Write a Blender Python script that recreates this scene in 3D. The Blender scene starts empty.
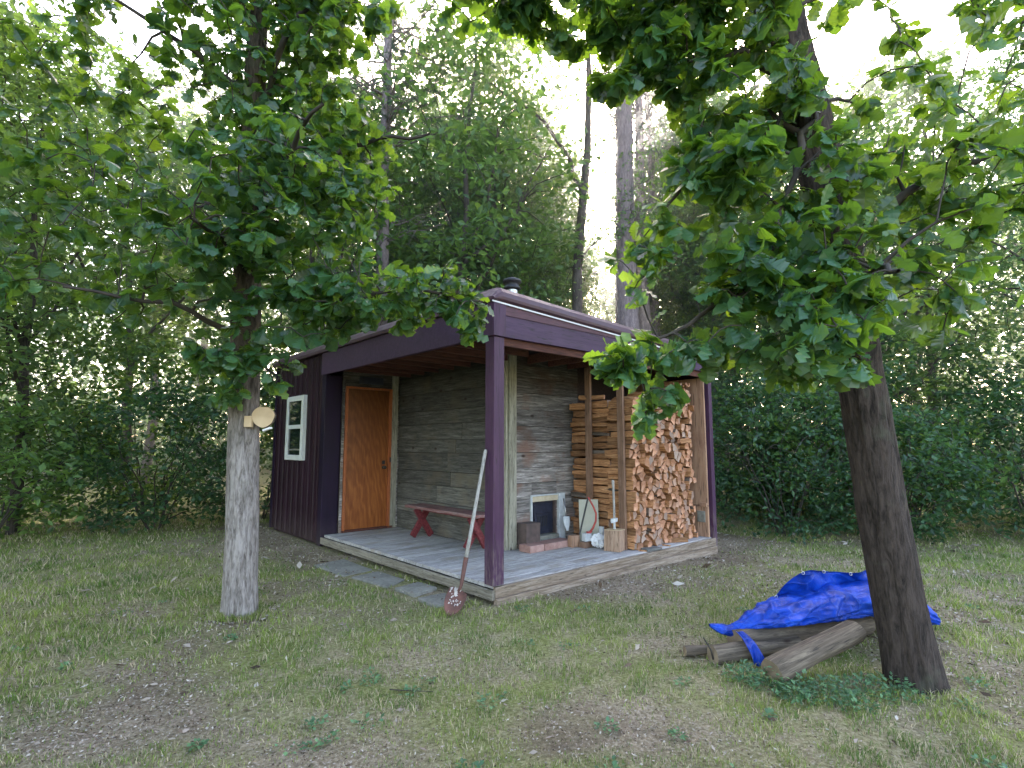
import bpy, math, random
import numpy as np
from mathutils import Vector, Matrix
R = math.radians
rng = np.random.default_rng(7)
random.seed(7)
sc = bpy.context.scene
COL = sc.collection

# ------------------------------------------------------------------ helpers
def tag(o, label=None, cat=None, group=None, kind=None):
    if label: o['label'] = label
    if cat: o['category'] = cat
    if group: o['group'] = group
    if kind: o['kind'] = kind
    return o

def empty(name, loc=(0, 0, 0), rz=0, parent=None):
    o = bpy.data.objects.new(name, None); COL.objects.link(o)
    o.empty_display_size = .2
    o.location = loc; o.rotation_euler = (0, 0, rz)
    if parent: o.parent = parent
    return o

class MB:
    """collects shapes into one mesh"""
    def __init__(s): s.v = []; s.f = []; s.m = []; s.sm = []
    def add(s, vs, fs, mi=0, smooth=False):
        n = len(s.v); s.v += [tuple(map(float, a)) for a in vs]
        for f in fs:
            s.f.append(tuple(i + n for i in f)); s.m.append(mi); s.sm.append(smooth)
        return s
    def box(s, x0, x1, y0, y1, z0, z1, mi=0, M=None):
        vs = [(x, y, z) for z in (z0, z1) for y in (y0, y1) for x in (x0, x1)]
        if M is not None: vs = [tuple(M @ Vector(v)) for v in vs]
        return s.add(vs, [(0, 2, 3, 1), (4, 5, 7, 6), (0, 1, 5, 4), (2, 6, 7, 3), (0, 4, 6, 2), (1, 3, 7, 5)], mi)
    def bar(s, a, b, w, h, up=(0, 0, 1), mi=0):
        a = Vector(a); b = Vector(b); d = b - a; L = d.length; d.normalize()
        u = Vector(up); sx = d.cross(u)
        if sx.length < 1e-4: sx = d.cross(Vector((1, 0, 0)))
        sx.normalize(); u = sx.cross(d)
        M = Matrix((( d.x, sx.x, u.x, a.x), (d.y, sx.y, u.y, a.y), (d.z, sx.z, u.z, a.z), (0, 0, 0, 1)))
        return s.box(0, L, -w / 2, w / 2, -h / 2, h / 2, mi, M)
    def tube(s, pts, rad, n=8, mi=0, cap=True, ell=1.0):
        P = [Vector(p) for p in pts]
        if not hasattr(rad, '__len__'): rad = [rad] * len(P)
        vs = []; ref = None
        for i, p in enumerate(P):
            t = (P[min(i + 1, len(P) - 1)] - P[max(i - 1, 0)])
            if t.length < 1e-9: t = Vector((0, 0, 1))
            t.normalize()
            if ref is None:
                ref = t.cross(Vector((0, 0, 1)) if abs(t.z) < .9 else Vector((1, 0, 0))).normalized()
            else:
                ref = (ref - t * ref.dot(t)).normalized()
            b = t.cross(ref)
            for k in range(n):
                a = 2 * math.pi * k / n
                vs.append(p + (ref * math.cos(a) + b * math.sin(a) * ell) * rad[i])
        fs = [(i * n + k, i * n + (k + 1) % n, (i + 1) * n + (k + 1) % n, (i + 1) * n + k) for i in range(len(P) - 1) for k in range(n)]
        if cap:
            s.add(vs, fs, mi, True)
            m = len(s.v) - len(vs)
            s.f.append(tuple(m + k for k in reversed(range(n)))); s.m.append(mi); s.sm.append(False)
            s.f.append(tuple(m + (len(P) - 1) * n + k for k in range(n))); s.m.append(mi); s.sm.append(False)
            return s
        return s.add(vs, fs, mi, True)
    def lathe(s, prof, n=20, mi=0, c=(0, 0, 0)):
        vs = [(c[0] + r * math.cos(2 * math.pi * k / n), c[1] + r * math.sin(2 * math.pi * k / n), c[2] + z) for r, z in prof for k in range(n)]
        fs = [(i * n + k, i * n + (k + 1) % n, (i + 1) * n + (k + 1) % n, (i + 1) * n + k) for i in range(len(prof) - 1) for k in range(n)]
        return s.add(vs, fs, mi, True)
    def mesh(s, name, mats):
        me = bpy.data.meshes.new(name)
        me.from_pydata(s.v, [], s.f)
        for m in (mats if isinstance(mats, (list, tuple)) else [mats]): me.materials.append(m)
        me.polygons.foreach_set('material_index', s.m)
        me.polygons.foreach_set('use_smooth', s.sm)
        me.update(); return me
    def build(s, name, mats, parent=None, bevel=0, loc=None):
        o = bpy.data.objects.new(name, s.mesh(name, mats)); COL.objects.link(o)
        if parent: o.parent = parent
        if loc is not None: o.location = loc
        if bevel:
            b = o.modifiers.new('bevel', 'BEVEL'); b.width = bevel; b.segments = 2; b.limit_method = 'ANGLE'; b.angle_limit = R(40)
        return o

def np_mesh(name, V, F, mats, smooth=False, mi=None):
    """V (N,3), F (M,k)"""
    me = bpy.data.meshes.new(name)
    V = np.asarray(V, dtype=np.float32); F = np.asarray(F, dtype=np.int32)
    M_, k = F.shape
    me.vertices.add(len(V)); me.vertices.foreach_set('co', V.ravel())
    me.loops.add(M_ * k); me.loops.foreach_set('vertex_index', F.ravel())
    me.polygons.add(M_); me.polygons.foreach_set('loop_start', np.arange(0, M_ * k, k, dtype=np.int32))
    me.polygons.foreach_set('use_smooth', np.full(M_, smooth))
    if mi is not None: me.polygons.foreach_set('material_index', np.asarray(mi, dtype=np.int32))
    for m in (mats if isinstance(mats, (list, tuple)) else [mats]): me.materials.append(m)
    me.update(calc_edges=True); me.validate()
    return me

def obj(name, me, parent=None, loc=None):
    o = bpy.data.objects.new(name, me); COL.objects.link(o)
    if parent: o.parent = parent
    if loc is not None: o.location = loc
    return o

# numpy value noise
_perm = rng.random((64, 64, 64)).astype(np.float32)
def vnoise(P, scale=1.0, seed=0):
    P = np.asarray(P, dtype=np.float64) * scale + seed * 17.31
    i = np.floor(P).astype(int); f = P - i; f = f * f * (3 - 2 * f)
    out = 0
    for dx in (0, 1):
        for dy in (0, 1):
            for dz in (0, 1):
                w = (f[:, 0] if dx else 1 - f[:, 0]) * (f[:, 1] if dy else 1 - f[:, 1]) * (f[:, 2] if dz else 1 - f[:, 2])
                out = out + w * _perm[(i[:, 0] + dx) % 64, (i[:, 1] + dy) % 64, (i[:, 2] + dz) % 64]
    return out
def n2(x, y, scale=1.0, seed=0):
    return vnoise(np.stack([x, y, np.full_like(x, .37)], 1), scale, seed)
def fbm2(x, y, scale=1.0, seed=0):
    return (n2(x, y, scale, seed) + .5 * n2(x, y, scale * 2.1, seed + 1) + .25 * n2(x, y, scale * 4.3, seed + 2)) / 1.75

# ------------------------------------------------------------------ materials
class NT:
    def __init__(s, name):
        s.m = bpy.data.materials.new(name); s.m.use_nodes = True
        s.t = s.m.node_tree; s.t.nodes.clear()
        s.out = s.n('ShaderNodeOutputMaterial')
    def n(s, typ, **kw):
        nd = s.t.nodes.new(typ)
        for k, v in kw.items():
            if k.startswith('i_'):
                key = k[2:]; key = int(key) if key.isdigit() else key.replace('_', ' ')
                s.set(nd.inputs[key], v)
            else: setattr(nd, k, v)
        return nd
    def set(s, inp, v):
        if hasattr(v, 'is_output') or isinstance(v, bpy.types.NodeSocket): s.t.links.new(v, inp)
        elif isinstance(v, (tuple, list)) and len(v) == 3 and inp.type == 'RGBA': inp.default_value = (*v, 1)
        else: inp.default_value = v
    def coord(s, kind='Object'): return s.n('ShaderNodeTexCoord').outputs[kind]
    def mapped(s, scale=(1, 1, 1), kind='Object', loc=None, rot=(0, 0, 0)):
        mp = s.n('ShaderNodeMapping'); s.set(mp.inputs['Vector'], s.coord(kind))
        mp.inputs['Scale'].default_value = scale; mp.inputs['Rotation'].default_value = rot
        if loc is not None: s.set(mp.inputs['Location'], loc)
        return mp.outputs[0]
    def noise(s, vec, scale=5, detail=6, rough=.6, dist=0):
        nd = s.n('ShaderNodeTexNoise', i_Scale=scale, i_Detail=detail, i_Roughness=rough, i_Distortion=dist)
        s.set(nd.inputs['Vector'], vec); return nd.outputs['Fac']
    def ramp(s, fac, stops, interp='LINEAR'):
        nd = s.n('ShaderNodeValToRGB'); nd.color_ramp.interpolation = interp
        e = nd.color_ramp.elements
        while len(e) < len(stops): e.new(.5)
        for el, (p, c) in zip(e, stops):
            el.position = p; el.color = (*c, 1) if hasattr(c, '__len__') else (c, c, c, 1)
        s.set(nd.inputs[0], fac); return nd.outputs[0]
    def mix(s, a, b, fac, mode='MIX'):
        nd = s.n('ShaderNodeMix', data_type='RGBA', blend_type=mode)
        s.set(nd.inputs[0], fac); s.set(nd.inputs[6], a); s.set(nd.inputs[7], b); return nd.outputs[2]
    def math(s, op, a, b=None, c=None):
        nd = s.n('ShaderNodeMath', operation=op); s.set(nd.inputs[0], a)
        if b is not None: s.set(nd.inputs[1], b)
        if c is not None: s.set(nd.inputs[2], c)
        return nd.outputs[0]
    def island(s): return s.n('ShaderNodeNewGeometry').outputs['Random Per Island']
    def objrand(s): return s.n('ShaderNodeObjectInfo').outputs['Random']
    def bump(s, h, strength=.5, dist=.01):
        nd = s.n('ShaderNodeBump', i_Strength=strength, i_Distance=dist); s.set(nd.inputs['Height'], h); return nd.outputs[0]
    def vary(s, col, fac, lo=.7, hi=1.3):
        v = s.n('ShaderNodeMapRange', i_3=lo, i_4=hi); s.set(v.inputs[0], fac)
        h = s.n('ShaderNodeHueSaturation'); s.set(h.inputs['Value'], v.outputs[0]); s.set(h.inputs['Color'], col)
        return h.outputs[0]
    def principled(s, col, rough=.7, normal=None, **kw):
        p = s.n('ShaderNodeBsdfPrincipled'); s.set(p.inputs['Base Color'], col); s.set(p.inputs['Roughness'], rough)
        if normal is not None: s.set(p.inputs['Normal'], normal)
        for k, v in kw.items(): s.set(p.inputs[k.replace('_', ' ')], v)
        s.t.links.new(p.outputs[0], s.out.inputs[0]); return p

def m_wood(name, c1, c2, c3=None, axis=0, scale=1.0, rough=.85, var=(.75, 1.25), knots=True, bump=.4, spec=.3, blotch=None, obj_offset=False, weather_shade=None, splash=False):
    t = NT(name); sc_ = [14 * scale] * 3; sc_[axis] = 1.0 * scale
    isl = t.island()
    r1 = t.objrand() if obj_offset else isl
    offs = t.math('MULTIPLY', r1, 37.0)
    cmb = t.n('ShaderNodeCombineXYZ'); [t.set(cmb.inputs[i], offs) for i in range(3)]
    v = t.mapped(tuple(sc_), loc=cmb.outputs[0])
    a = t.noise(v, 3, 8, .65, .6)
    fine = t.noise(v, 11, 4, .6, .2)
    col = t.ramp(a, [(.3, c1), (.52, c2), (.72, c3 or c2)])
    col = t.mix(col, (.02, .018, .016), t.ramp(fine, [(.32, .75), (.45, 0)]), 'MIX')
    if blotch:
        b = t.noise(t.mapped((1.5, 1.5, 1.5), loc=cmb.outputs[0]), 1.2, 4, .6)
        col = t.mix(col, blotch, t.ramp(b, [(.52, 0), (.68, .75)]))
    h = a
    if knots:
        ks = [1.0 * 5] * 3; ks[axis] = 2.6
        vo = t.n('ShaderNodeTexVoronoi', i_Scale=1.0); t.set(vo.inputs['Vector'], t.mapped(tuple(ks), loc=cmb.outputs[0]))
        col = t.mix(col, (.035, .022, .016), t.ramp(vo.outputs['Distance'], [(.05, .95), (.13, 0)]))
    col = t.vary(col, r1, *var)
    if weather_shade:   # low boards bleached by rain; porch roof shade painted into the upper ones
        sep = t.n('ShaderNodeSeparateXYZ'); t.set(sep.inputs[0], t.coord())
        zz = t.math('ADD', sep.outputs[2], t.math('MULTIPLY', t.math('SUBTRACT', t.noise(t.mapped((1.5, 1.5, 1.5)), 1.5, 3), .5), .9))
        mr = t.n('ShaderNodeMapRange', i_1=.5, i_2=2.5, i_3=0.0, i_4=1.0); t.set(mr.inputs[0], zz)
        col = t.vary(col, mr.outputs[0], *weather_shade)
    if splash:
        sep2 = t.n('ShaderNodeSeparateXYZ'); t.set(sep2.inputs[0], t.coord())
        m2 = t.n('ShaderNodeMapRange', i_1=.17, i_2=.62, i_3=.85, i_4=.0); t.set(m2.inputs[0], sep2.outputs[2])
        wear = t.noise(t.mapped((30, 30, 5)), 1.4, 6, .7)
        col = t.mix(col, (.20, .16, .14), t.math('MULTIPLY', m2.outputs[0], t.ramp(wear, [(.45, 0), (.62, 1)])))
        col = t.mix(col, (.20, .15, .17), t.ramp(wear, [(.66, 0), (.76, .5)]))
    hh = t.math('ADD', t.math('MULTIPLY', a, .6), t.math('MULTIPLY', fine, .5))
    t.principled(col, rough, t.bump(hh, bump, .006), Specular_IOR_Level=spec)
    return t.m

def m_simple(name, c1, c2, scale=20, rough=.6, bump=.15, metal=0, dist=.003, aniso=(1, 1, 1), spec=.5, objrand=False):
    t = NT(name)
    n = t.noise(t.mapped(aniso), scale, 6, .6)
    big = t.noise(t.mapped(aniso), scale * .12 + .5, 4, .6)
    f = t.math('ADD', t.math('MULTIPLY', n, .5), t.math('MULTIPLY', big, .5))
    col = t.ramp(f, [(.36, c1), (.62, c2)])
    if objrand: col = t.vary(col, t.objrand(), .75, 1.2)
    t.principled(col, t.ramp(n, [(.3, rough - .1), (.7, rough + .1)]), t.bump(n, bump, dist), Metallic=metal, Specular_IOR_Level=spec)
    return t.m

def m_leaf(name, dark, light, trans, tw=.45, rough=.42, spec=.5, var=(.65, 1.3), yellow=.12):
    t = NT(name); isl = t.island()
    n = t.noise(t.mapped((1, 1, 1)), 1.1, 3, .5)
    col = t.mix(dark, light, t.ramp(t.math('ADD', t.math('MULTIPLY', n, .6), t.math('MULTIPLY', isl, .4)), [(.35, 0), (.65, 1)]))
    col = t.vary(col, isl, *var)
    p = t.n('ShaderNodeBsdfPrincipled'); t.set(p.inputs['Base Color'], col); t.set(p.inputs['Roughness'], rough)
    t.set(p.inputs['Specular IOR Level'], spec)
    tr = t.n('ShaderNodeBsdfTranslucent')
    tc = t.mix(trans, tuple(min(1, a * b) for a, b in zip(trans, (1.35, 1.15, .8))), t.ramp(isl, [(1 - yellow - .02, 0), (1 - yellow + .02, 1)]))
    t.set(tr.inputs['Color'], t.vary(tc, isl, .8, 1.15))
    mx = t.n('ShaderNodeMixShader'); mx.inputs[0].default_value = tw
    t.t.links.new(p.outputs[0], mx.inputs[1]); t.t.links.new(tr.outputs[0], mx.inputs[2])
    t.t.links.new(mx.outputs[0], t.out.inputs[0])
    return t.m

def m_bark(name, ridge, furrow, low=None, lowz=2.0, scale=1.0, bump=.8, obj_offset=True):
    t = NT(name)
    offs = t.math('MULTIPLY', t.objrand(), 23.0)
    cmb = t.n('ShaderNodeCombineXYZ'); [t.set(cmb.inputs[i], offs) for i in range(3)]
    v = t.mapped((16 * scale, 16 * scale, 3.2 * scale), loc=cmb.outputs[0])
    a = t.noise(v, 1.6, 8, .65, .8); b = t.noise(v, 6, 4, .6)
    f = t.math('ADD', t.math('MULTIPLY', a, .7), t.math('MULTIPLY', b, .3))
    rid = ridge
    if low:
        sep = t.n('ShaderNodeSeparateXYZ'); t.set(sep.inputs[0], t.coord())
        zz = t.math('ADD', sep.outputs[2], t.math('MULTIPLY', t.noise(t.mapped(), 3, 3), .8))
        mr = t.n('ShaderNodeMapRange', i_1=lowz - .2, i_2=lowz + .9, i_3=0.0, i_4=1.0); t.set(mr.inputs[0], zz)
        rid = t.mix(low, ridge, mr.outputs[0])
    fur = t.mix((.10, .085, .075), furrow, mr.outputs[0]) if low else furrow
    col = t.mix(fur, rid, t.ramp(f, [(.38, 0), (.58, 1)]))
    blot = t.noise(t.mapped((1, 1, 1)), 3.0, 4, .6)
    col = t.mix(col, (.10, .12, .08), t.ramp(blot, [(.58, 0), (.75, .45)]))
    t.principled(col, .92, t.bump(f, bump, .035), Specular_IOR_Level=.2)
    return t.m

def m_ribbed_paint(name, c1, c2, rough=.38, spec=.5):
    t = NT(name)
    n = t.noise(t.mapped((3, 3, .6)), 2.5, 6, .65)
    f = t.noise(t.mapped((1, 1, 1)), 60, 3, .5)
    col = t.ramp(n, [(.35, c1), (.65, c2)])
    sep = t.n('ShaderNodeSeparateXYZ'); t.set(sep.inputs[0], t.coord())
    mr = t.n('ShaderNodeMapRange', i_1=.0, i_2=.45, i_3=.35, i_4=0.0); t.set(mr.inputs[0], sep.outputs[2])
    dust = t.math('MULTIPLY', mr.outputs[0], t.noise(t.mapped(), 7, 5))
    col = t.mix(col, (.16, .13, .11), dust)
    t.principled(col, t.ramp(n, [(.3, rough - .08), (.7, rough + .15)]), t.bump(f, .12, .002), Specular_IOR_Level=spec)
    return t.m

GREY1, GREY2, GREY3 = (.05, .045, .041), (.17, .155, .142), (.40, .37, .35)
M_wall_x = m_wood('weathered boards along x', GREY1, GREY2, GREY3, 0, 1.0, .9, (.6, 1.35), blotch=(.15, .08, .055), weather_shade=(1.6, .42))
M_wall_y = m_wood('weathered boards along y', (.035, .034, .030), (.09, .087, .075), (.17, .165, .145), 1, 1.0, .9, (.65, 1.25), blotch=(.12, .10, .07), weather_shade=(1.35, .45))
M_deck = m_wood('weathered deck boards', (.22, .21, .205), (.42, .405, .395), (.56, .545, .53), 0, 1.0, .8, (.82, 1.15), knots=False, bump=.3, blotch=(.26, .22, .17))
M_rim = m_wood('brown rim board', (.13, .09, .06), (.27, .21, .155), (.42, .36, .30), 0, .9, .85, (.85, 1.1), knots=False)
M_rimy = m_wood('grey rim board', (.12, .105, .08), (.24, .215, .17), (.34, .31, .26), 1, .9, .85, (.85, 1.1), knots=False)
M_trim = m_wood('pale upright board', (.16, .15, .11), (.30, .285, .22), (.44, .42, .35), 2, 1.0, .85, (.9, 1.1))
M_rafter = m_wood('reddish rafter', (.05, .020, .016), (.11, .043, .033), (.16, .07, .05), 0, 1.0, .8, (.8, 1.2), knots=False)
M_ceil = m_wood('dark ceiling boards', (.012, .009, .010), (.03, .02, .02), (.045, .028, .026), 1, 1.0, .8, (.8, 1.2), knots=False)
M_slat = m_wood('brown upright slat', (.14, .075, .045), (.25, .15, .10), (.34, .23, .17), 2, 1.0, .8, (.8, 1.1), knots=False)
M_ply = m_wood('particle board', (.26, .15, .095), (.38, .23, .15), (.46, .30, .2), 2, .35, .85, (.9, 1.1), blotch=(.22, .11, .07))
M_purple = m_wood('plum painted board', (.048, .023, .055), (.064, .032, .073), (.082, .043, .090), 0, .5, .55, (.94, 1.06), knots=False, bump=.14, spec=.28, splash=True)
M_post = m_wood('plum painted post', (.046, .018, .045), (.064, .027, .063), (.082, .038, .078), 2, .5, .5, (.96, 1.04), knots=False, bump=.14, spec=.28, splash=True)
M_fascred = m_wood('faded plum band', (.075, .03, .045), (.10, .042, .06), (.12, .055, .075), 0, .5, .55, (.94, 1.06), knots=False, bump=.1)
M_siding = m_ribbed_paint('dark maroon ribbed metal', (.014, .004, .009), (.026, .008, .017), .45, .22)
M_sidetrim = m_ribbed_paint('dark plum corner flashing', (.010, .005, .018), (.018, .009, .028), .45, .22)
M_roofmetal = m_ribbed_paint('maroon roof metal', (.050, .022, .036), (.075, .036, .052), .4, .35)
M_white = m_simple('white window frame', (.62, .64, .62), (.74, .76, .73), 30, .5, .05)
M_drip = m_simple('white drip edge', (.66, .66, .70), (.80, .80, .84), 30, .4, .05)
M_steel = m_simple('galvanised steel', (.45, .46, .47), (.62, .63, .64), 25, .35, .1, 1.0)
M_black = m_simple('black iron', (.010, .010, .012), (.028, .028, .032), 30, .5, .15)
M_ironblue = m_simple('blue black stove iron', (.012, .014, .026), (.030, .033, .055), 20, .45, .15)
M_red = m_simple('red saw enamel', (.30, .035, .03), (.42, .06, .045), 25, .45, .05)
M_barnred = m_wood('faded red bench paint', (.10, .016, .020), (.17, .030, .035), (.24, .06, .06), 1, .8, .6, (.85, 1.15), knots=False)
M_benchtop = m_wood('worn red bench board', (.15, .045, .045), (.24, .13, .12), (.35, .28, .27), 1, .9, .7, (.9, 1.1), knots=False)
M_brick = m_simple('dusty pink brick', (.24, .125, .10), (.40, .255, .22), 18, .9, .5)
M_darkbrick = m_simple('sooty brick', (.05, .038, .034), (.13, .09, .08), 14, .9, .5)
M_conc = m_simple('grey concrete', (.13, .125, .10), (.27, .265, .23), 22, .9, .4)
M_pale = m_simple('pale mortar frame', (.40, .43, .44), (.60, .62, .62), 16, .85, .3)
M_cream = m_simple('cream fire brick', (.42, .35, .23), (.60, .52, .38), 14, .85, .3)
M_panel = m_simple('beige cement panel', (.36, .36, .28), (.48, .47, .38), 9, .8, .1)
M_handle = m_wood('grey worn handle', (.20, .19, .18), (.36, .35, .33), (.50, .48, .46), 2, 1.5, .7, (.95, 1.05), knots=False, bump=.15)
M_rust = m_simple('rusty shovel steel', (.06, .03, .026), (.19, .085, .065), 14, .7, .4, .2)
M_mud = m_simple('dried pale mud', (.30, .25, .22), (.62, .57, .53), 30, .95, .5)
M_paper = m_simple('white paper', (.62, .63, .64), (.78, .79, .8), 12, .8, .2)
M_greyslate = m_simple('dark slate wedge', (.08, .085, .08), (.15, .15, .14), 15, .8, .3)
M_blockside = m_wood('chopping block side', (.22, .14, .09), (.36, .24, .165), (.50, .37, .27), 2, .9, .85, (.95, 1.05), knots=False)
M_soil = m_simple('dark soil', (.03, .024, .018), (.06, .05, .04), 8, .95, .5)

def m_glass():
    t = NT('dark window glass')
    t.principled((.012, .018, .016), .06, None, Specular_IOR_Level=1.0); return t.m
M_glass = m_glass()

def m_door():
    t = NT('orange varnished plywood')
    v = t.mapped((1, 1, .28))
    w = t.n('ShaderNodeTexWave', wave_type='RINGS', i_Scale=3.2, i_Distortion=7.0, i_Detail=3.0, i_Detail_Scale=1.1)
    w.rings_direction = 'SPHERICAL'
    mp = t.n('ShaderNodeMapping'); t.set(mp.inputs[0], t.coord()); mp.inputs['Location'].default_value = (-.62, 0, .5); mp.inputs['Scale'].default_value = (3.2, 1, .9)
    t.set(w.inputs['Vector'], mp.outputs[0])
    n = t.noise(t.mapped((30, 30, 2.0)), 2, 6, .6)
    f = t.math('ADD', t.math('MULTIPLY', w.outputs['Fac'], .22), t.math('MULTIPLY', n, .78))
    col = t.ramp(f, [(.25, (.17, .046, .011)), (.55, (.26, .083, .020)), (.8, (.36, .130, .034))])
    sp = t.n('ShaderNodeSeparateXYZ'); t.set(sp.inputs[0], t.coord()); mz = t.n('ShaderNodeMapRange', i_1=.8, i_2=2.4, i_3=0.0, i_4=1.0); t.set(mz.inputs[0], sp.outputs[2]); col = t.vary(col, mz.outputs[0], 1.1, .45)  # porch shade painted in: door colour darkens towards the top
    t.principled(col, .38, t.bump(n, .1, .002), Specular_IOR_Level=.5); return t.m
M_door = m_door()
M_doortrim = m_wood('orange door jamb', (.26, .07, .025), (.36, .11, .04), (.42, .15, .05), 2, 1, .45, (.95, 1.05), knots=False, bump=.1)

def m_logend():
    t = NT('split log end grain'); r = t.objrand()
    n = t.noise(t.mapped((1, 1, 1)), 45, 5, .7); g = t.noise(t.mapped((1, 1, 1)), 9, 4, .6)
    col = t.ramp(g, [(.35, (.29, .13, .075)), (.5, (.48, .245, .145)), (.68, (.63, .37, .24))])
    warm = t.mix(col, (.42, .20, .10), t.ramp(r, [(.55, 0), (.9, .6)]))
    warm = t.mix(warm, (.36, .31, .27), t.ramp(t.math('FRACT', t.math('MULTIPLY', r, 7.3)), [(.6, 0), (.95, .7)]))
    warm = t.mix(warm, (.10, .05, .03), t.ramp(n, [(.3, .8), (.42, 0)]))
    t.principled(t.vary(warm, t.math('FRACT', t.math('MULTIPLY', r, 13.7)), .62, 1.15), .85, t.bump(n, .5, .006), Specular_IOR_Level=.25); return t.m
M_logend = m_logend()
M_logside = m_wood('split log side', (.14, .06, .025), (.40, .20, .09), (.60, .36, .19), 1, 1.1, .85, (.5, 1.35), knots=False, bump=.7, obj_offset=True)
M_logbark = m_wood('log bark', (.05, .04, .032), (.12, .095, .075), (.22, .18, .15), 1, 1.0, .92, (.7, 1.2), knots=False, bump=.9, obj_offset=True)
M_oldlog = m_wood('old grey log', (.045, .035, .025), (.12, .095, .07), (.24, .195, .14), 0, .9, .92, (.8, 1.1), bump=.9, obj_offset=True)
M_oldend = m_simple('weathered log end', (.14, .10, .065), (.28, .22, .15), 14, .9, .5)
M_slice = m_simple('fresh round cut face', (.42, .30, .17), (.56, .42, .26), 10, .75, .15)

def m_tarp():
    t = NT('blue tarpaulin')
    n = t.noise(t.mapped((1, 1, 1)), 6, 6, .65, .5); f = t.noise(t.mapped(), 150, 2, .5)
    col = t.ramp(n, [(.35, (.003, .022, .19)), (.55, (.006, .052, .42)), (.75, (.014, .10, .58))])
    dirt = t.noise(t.mapped(), 3.5, 6, .7)
    col = t.mix(col, (.12, .11, .10), t.ramp(dirt, [(.62, 0), (.75, .4)]))
    vn = t.n('ShaderNodeTexVoronoi', feature='DISTANCE_TO_EDGE', i_Scale=5.5)
    dv = t.n('ShaderNodeMapping'); t.set(dv.inputs[0], t.coord()); dd = t.n('ShaderNodeVectorMath', operation='SCALE'); nc = t.n('ShaderNodeTexNoise', i_Scale=3.0); t.set(nc.inputs['Vector'], t.coord())
    dd.inputs['Scale'].default_value = .35; t.set(dd.inputs[0], nc.outputs['Color']); t.set(dv.inputs['Location'], dd.outputs[0]); dv.inputs['Scale'].default_value = (1, 1, 1.6); t.set(vn.inputs['Vector'], dv.outputs[0])
    cre = t.ramp(vn.outputs['Distance'], [(0, 1), (.10, .35), (.3, 0)])
    col = t.mix(col, (.05, .14, .60), t.math('MULTIPLY', t.ramp(vn.outputs['Distance'], [(0, 1), (.035, 0)]), .35))
    h = t.math('ADD', t.math('MULTIPLY', n, .7), t.math('ADD', t.math('MULTIPLY', f, .05), t.math('MULTIPLY', t.math('MULTIPLY', cre, t.ramp(dirt, [(.4, .05), (.6, 1)])), .7)))
    t.principled(col, .42, t.bump(h, .75, .02), Specular_IOR_Level=.22); return t.m
M_tarp = m_tarp()

M_oak = m_leaf('oak leaf', (.018, .062, .036), (.036, .096, .048), (.30, .50, .03), .40, .33, .6, (.5, 1.6))
M_bgleaf = m_leaf('woodland leaf', (.045, .095, .045), (.085, .15, .065), (.25, .40, .08), .45, .5, .4)
M_bgleaf2 = m_leaf('woodland leaf bluish', (.042, .088, .052), (.07, .135, .075), (.20, .34, .10), .45, .5, .4)
M_bgleaf3 = m_leaf('woodland leaf yellowish', (.055, .09, .035), (.09, .14, .05), (.27, .36, .07), .5, .5, .4, (.5, 1.5))
M_shrubleaf2 = m_leaf('light shrub leaf', (.05, .11, .035), (.09, .17, .05), (.24, .40, .06), .42, .45, .5, (.5, 1.5))
M_shrubleaf = m_leaf('shrub leaf', (.022, .062, .032), (.040, .10, .045), (.12, .26, .05), .35, .45, .5)
M_needle = m_leaf('pine needles', (.030, .060, .040), (.05, .085, .055), (.08, .13, .06), .3, .6, .3)
M_weed = m_leaf('weed leaf', (.08, .17, .09), (.13, .25, .12), (.15, .3, .08), .35, .5, .4)
M_bark_oak = m_bark('oak bark', (.12, .095, .075), (.028, .022, .018), (.33, .30, .28), 1.9, 1.0)
M_bark_dark = m_bark('dark bark', (.065, .05, .042), (.015, .012, .010))
M_bark_pine = m_bark('pine bark', (.26, .21, .21), (.09, .07, .07))
M_bark_bg = m_bark('woodland bark', (.10, .085, .075), (.03, .025, .022))
M_twig = m_simple('twig bark', (.030, .024, .020), (.06, .05, .042), 20, .9, .2)

def m_ground():
    t = NT('lawn soil and moss')
    big = t.noise(t.mapped(), .55, 6, .6); med = t.noise(t.mapped(), 3.2, 6, .65, .4); fine = t.noise(t.mapped(), 42, 6, .75, .3)
    vf = t.noise(t.mapped(), 170, 3, .6)
    soil = t.ramp(fine, [(.3, (.10, .075, .050)), (.5, (.31, .245, .175)), (.68, (.52, .44, .34))])
    moss = t.ramp(fine, [(.3, (.07, .085, .020)), (.5, (.19, .215, .06)), (.7, (.36, .36, .16))])
    f = t.math('ADD', t.math('MULTIPLY', big, .55), t.math('MULTIPLY', med, .45))
    at = t.n('ShaderNodeAttribute', attribute_name='dirt')
    dn = t.math('MULTIPLY', at.outputs['Fac'], t.ramp(med, [(.3, 1), (.7, .75)]))
    mf = t.math('MULTIPLY', t.ramp(f, [(.38, .15), (.54, .9)]), t.math('SUBTRACT', 1.0, dn))
    soil = t.mix(soil, (.09, .062, .043), t.math('MULTIPLY', dn, t.ramp(big, [(.40, .0), (.58, .75)])))
    col = t.mix(soil, moss, mf)
    col = t.mix(col, (.42, .37, .30), t.ramp(vf, [(.64, 0), (.74, .45)]))
    h = t.math('ADD', t.math('MULTIPLY', fine, 1.0), t.math('MULTIPLY', vf, .4))
    t.principled(col, .95, t.bump(h, .9, .02), Specular_IOR_Level=.15); return t.m
M_ground = m_ground()

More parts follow.
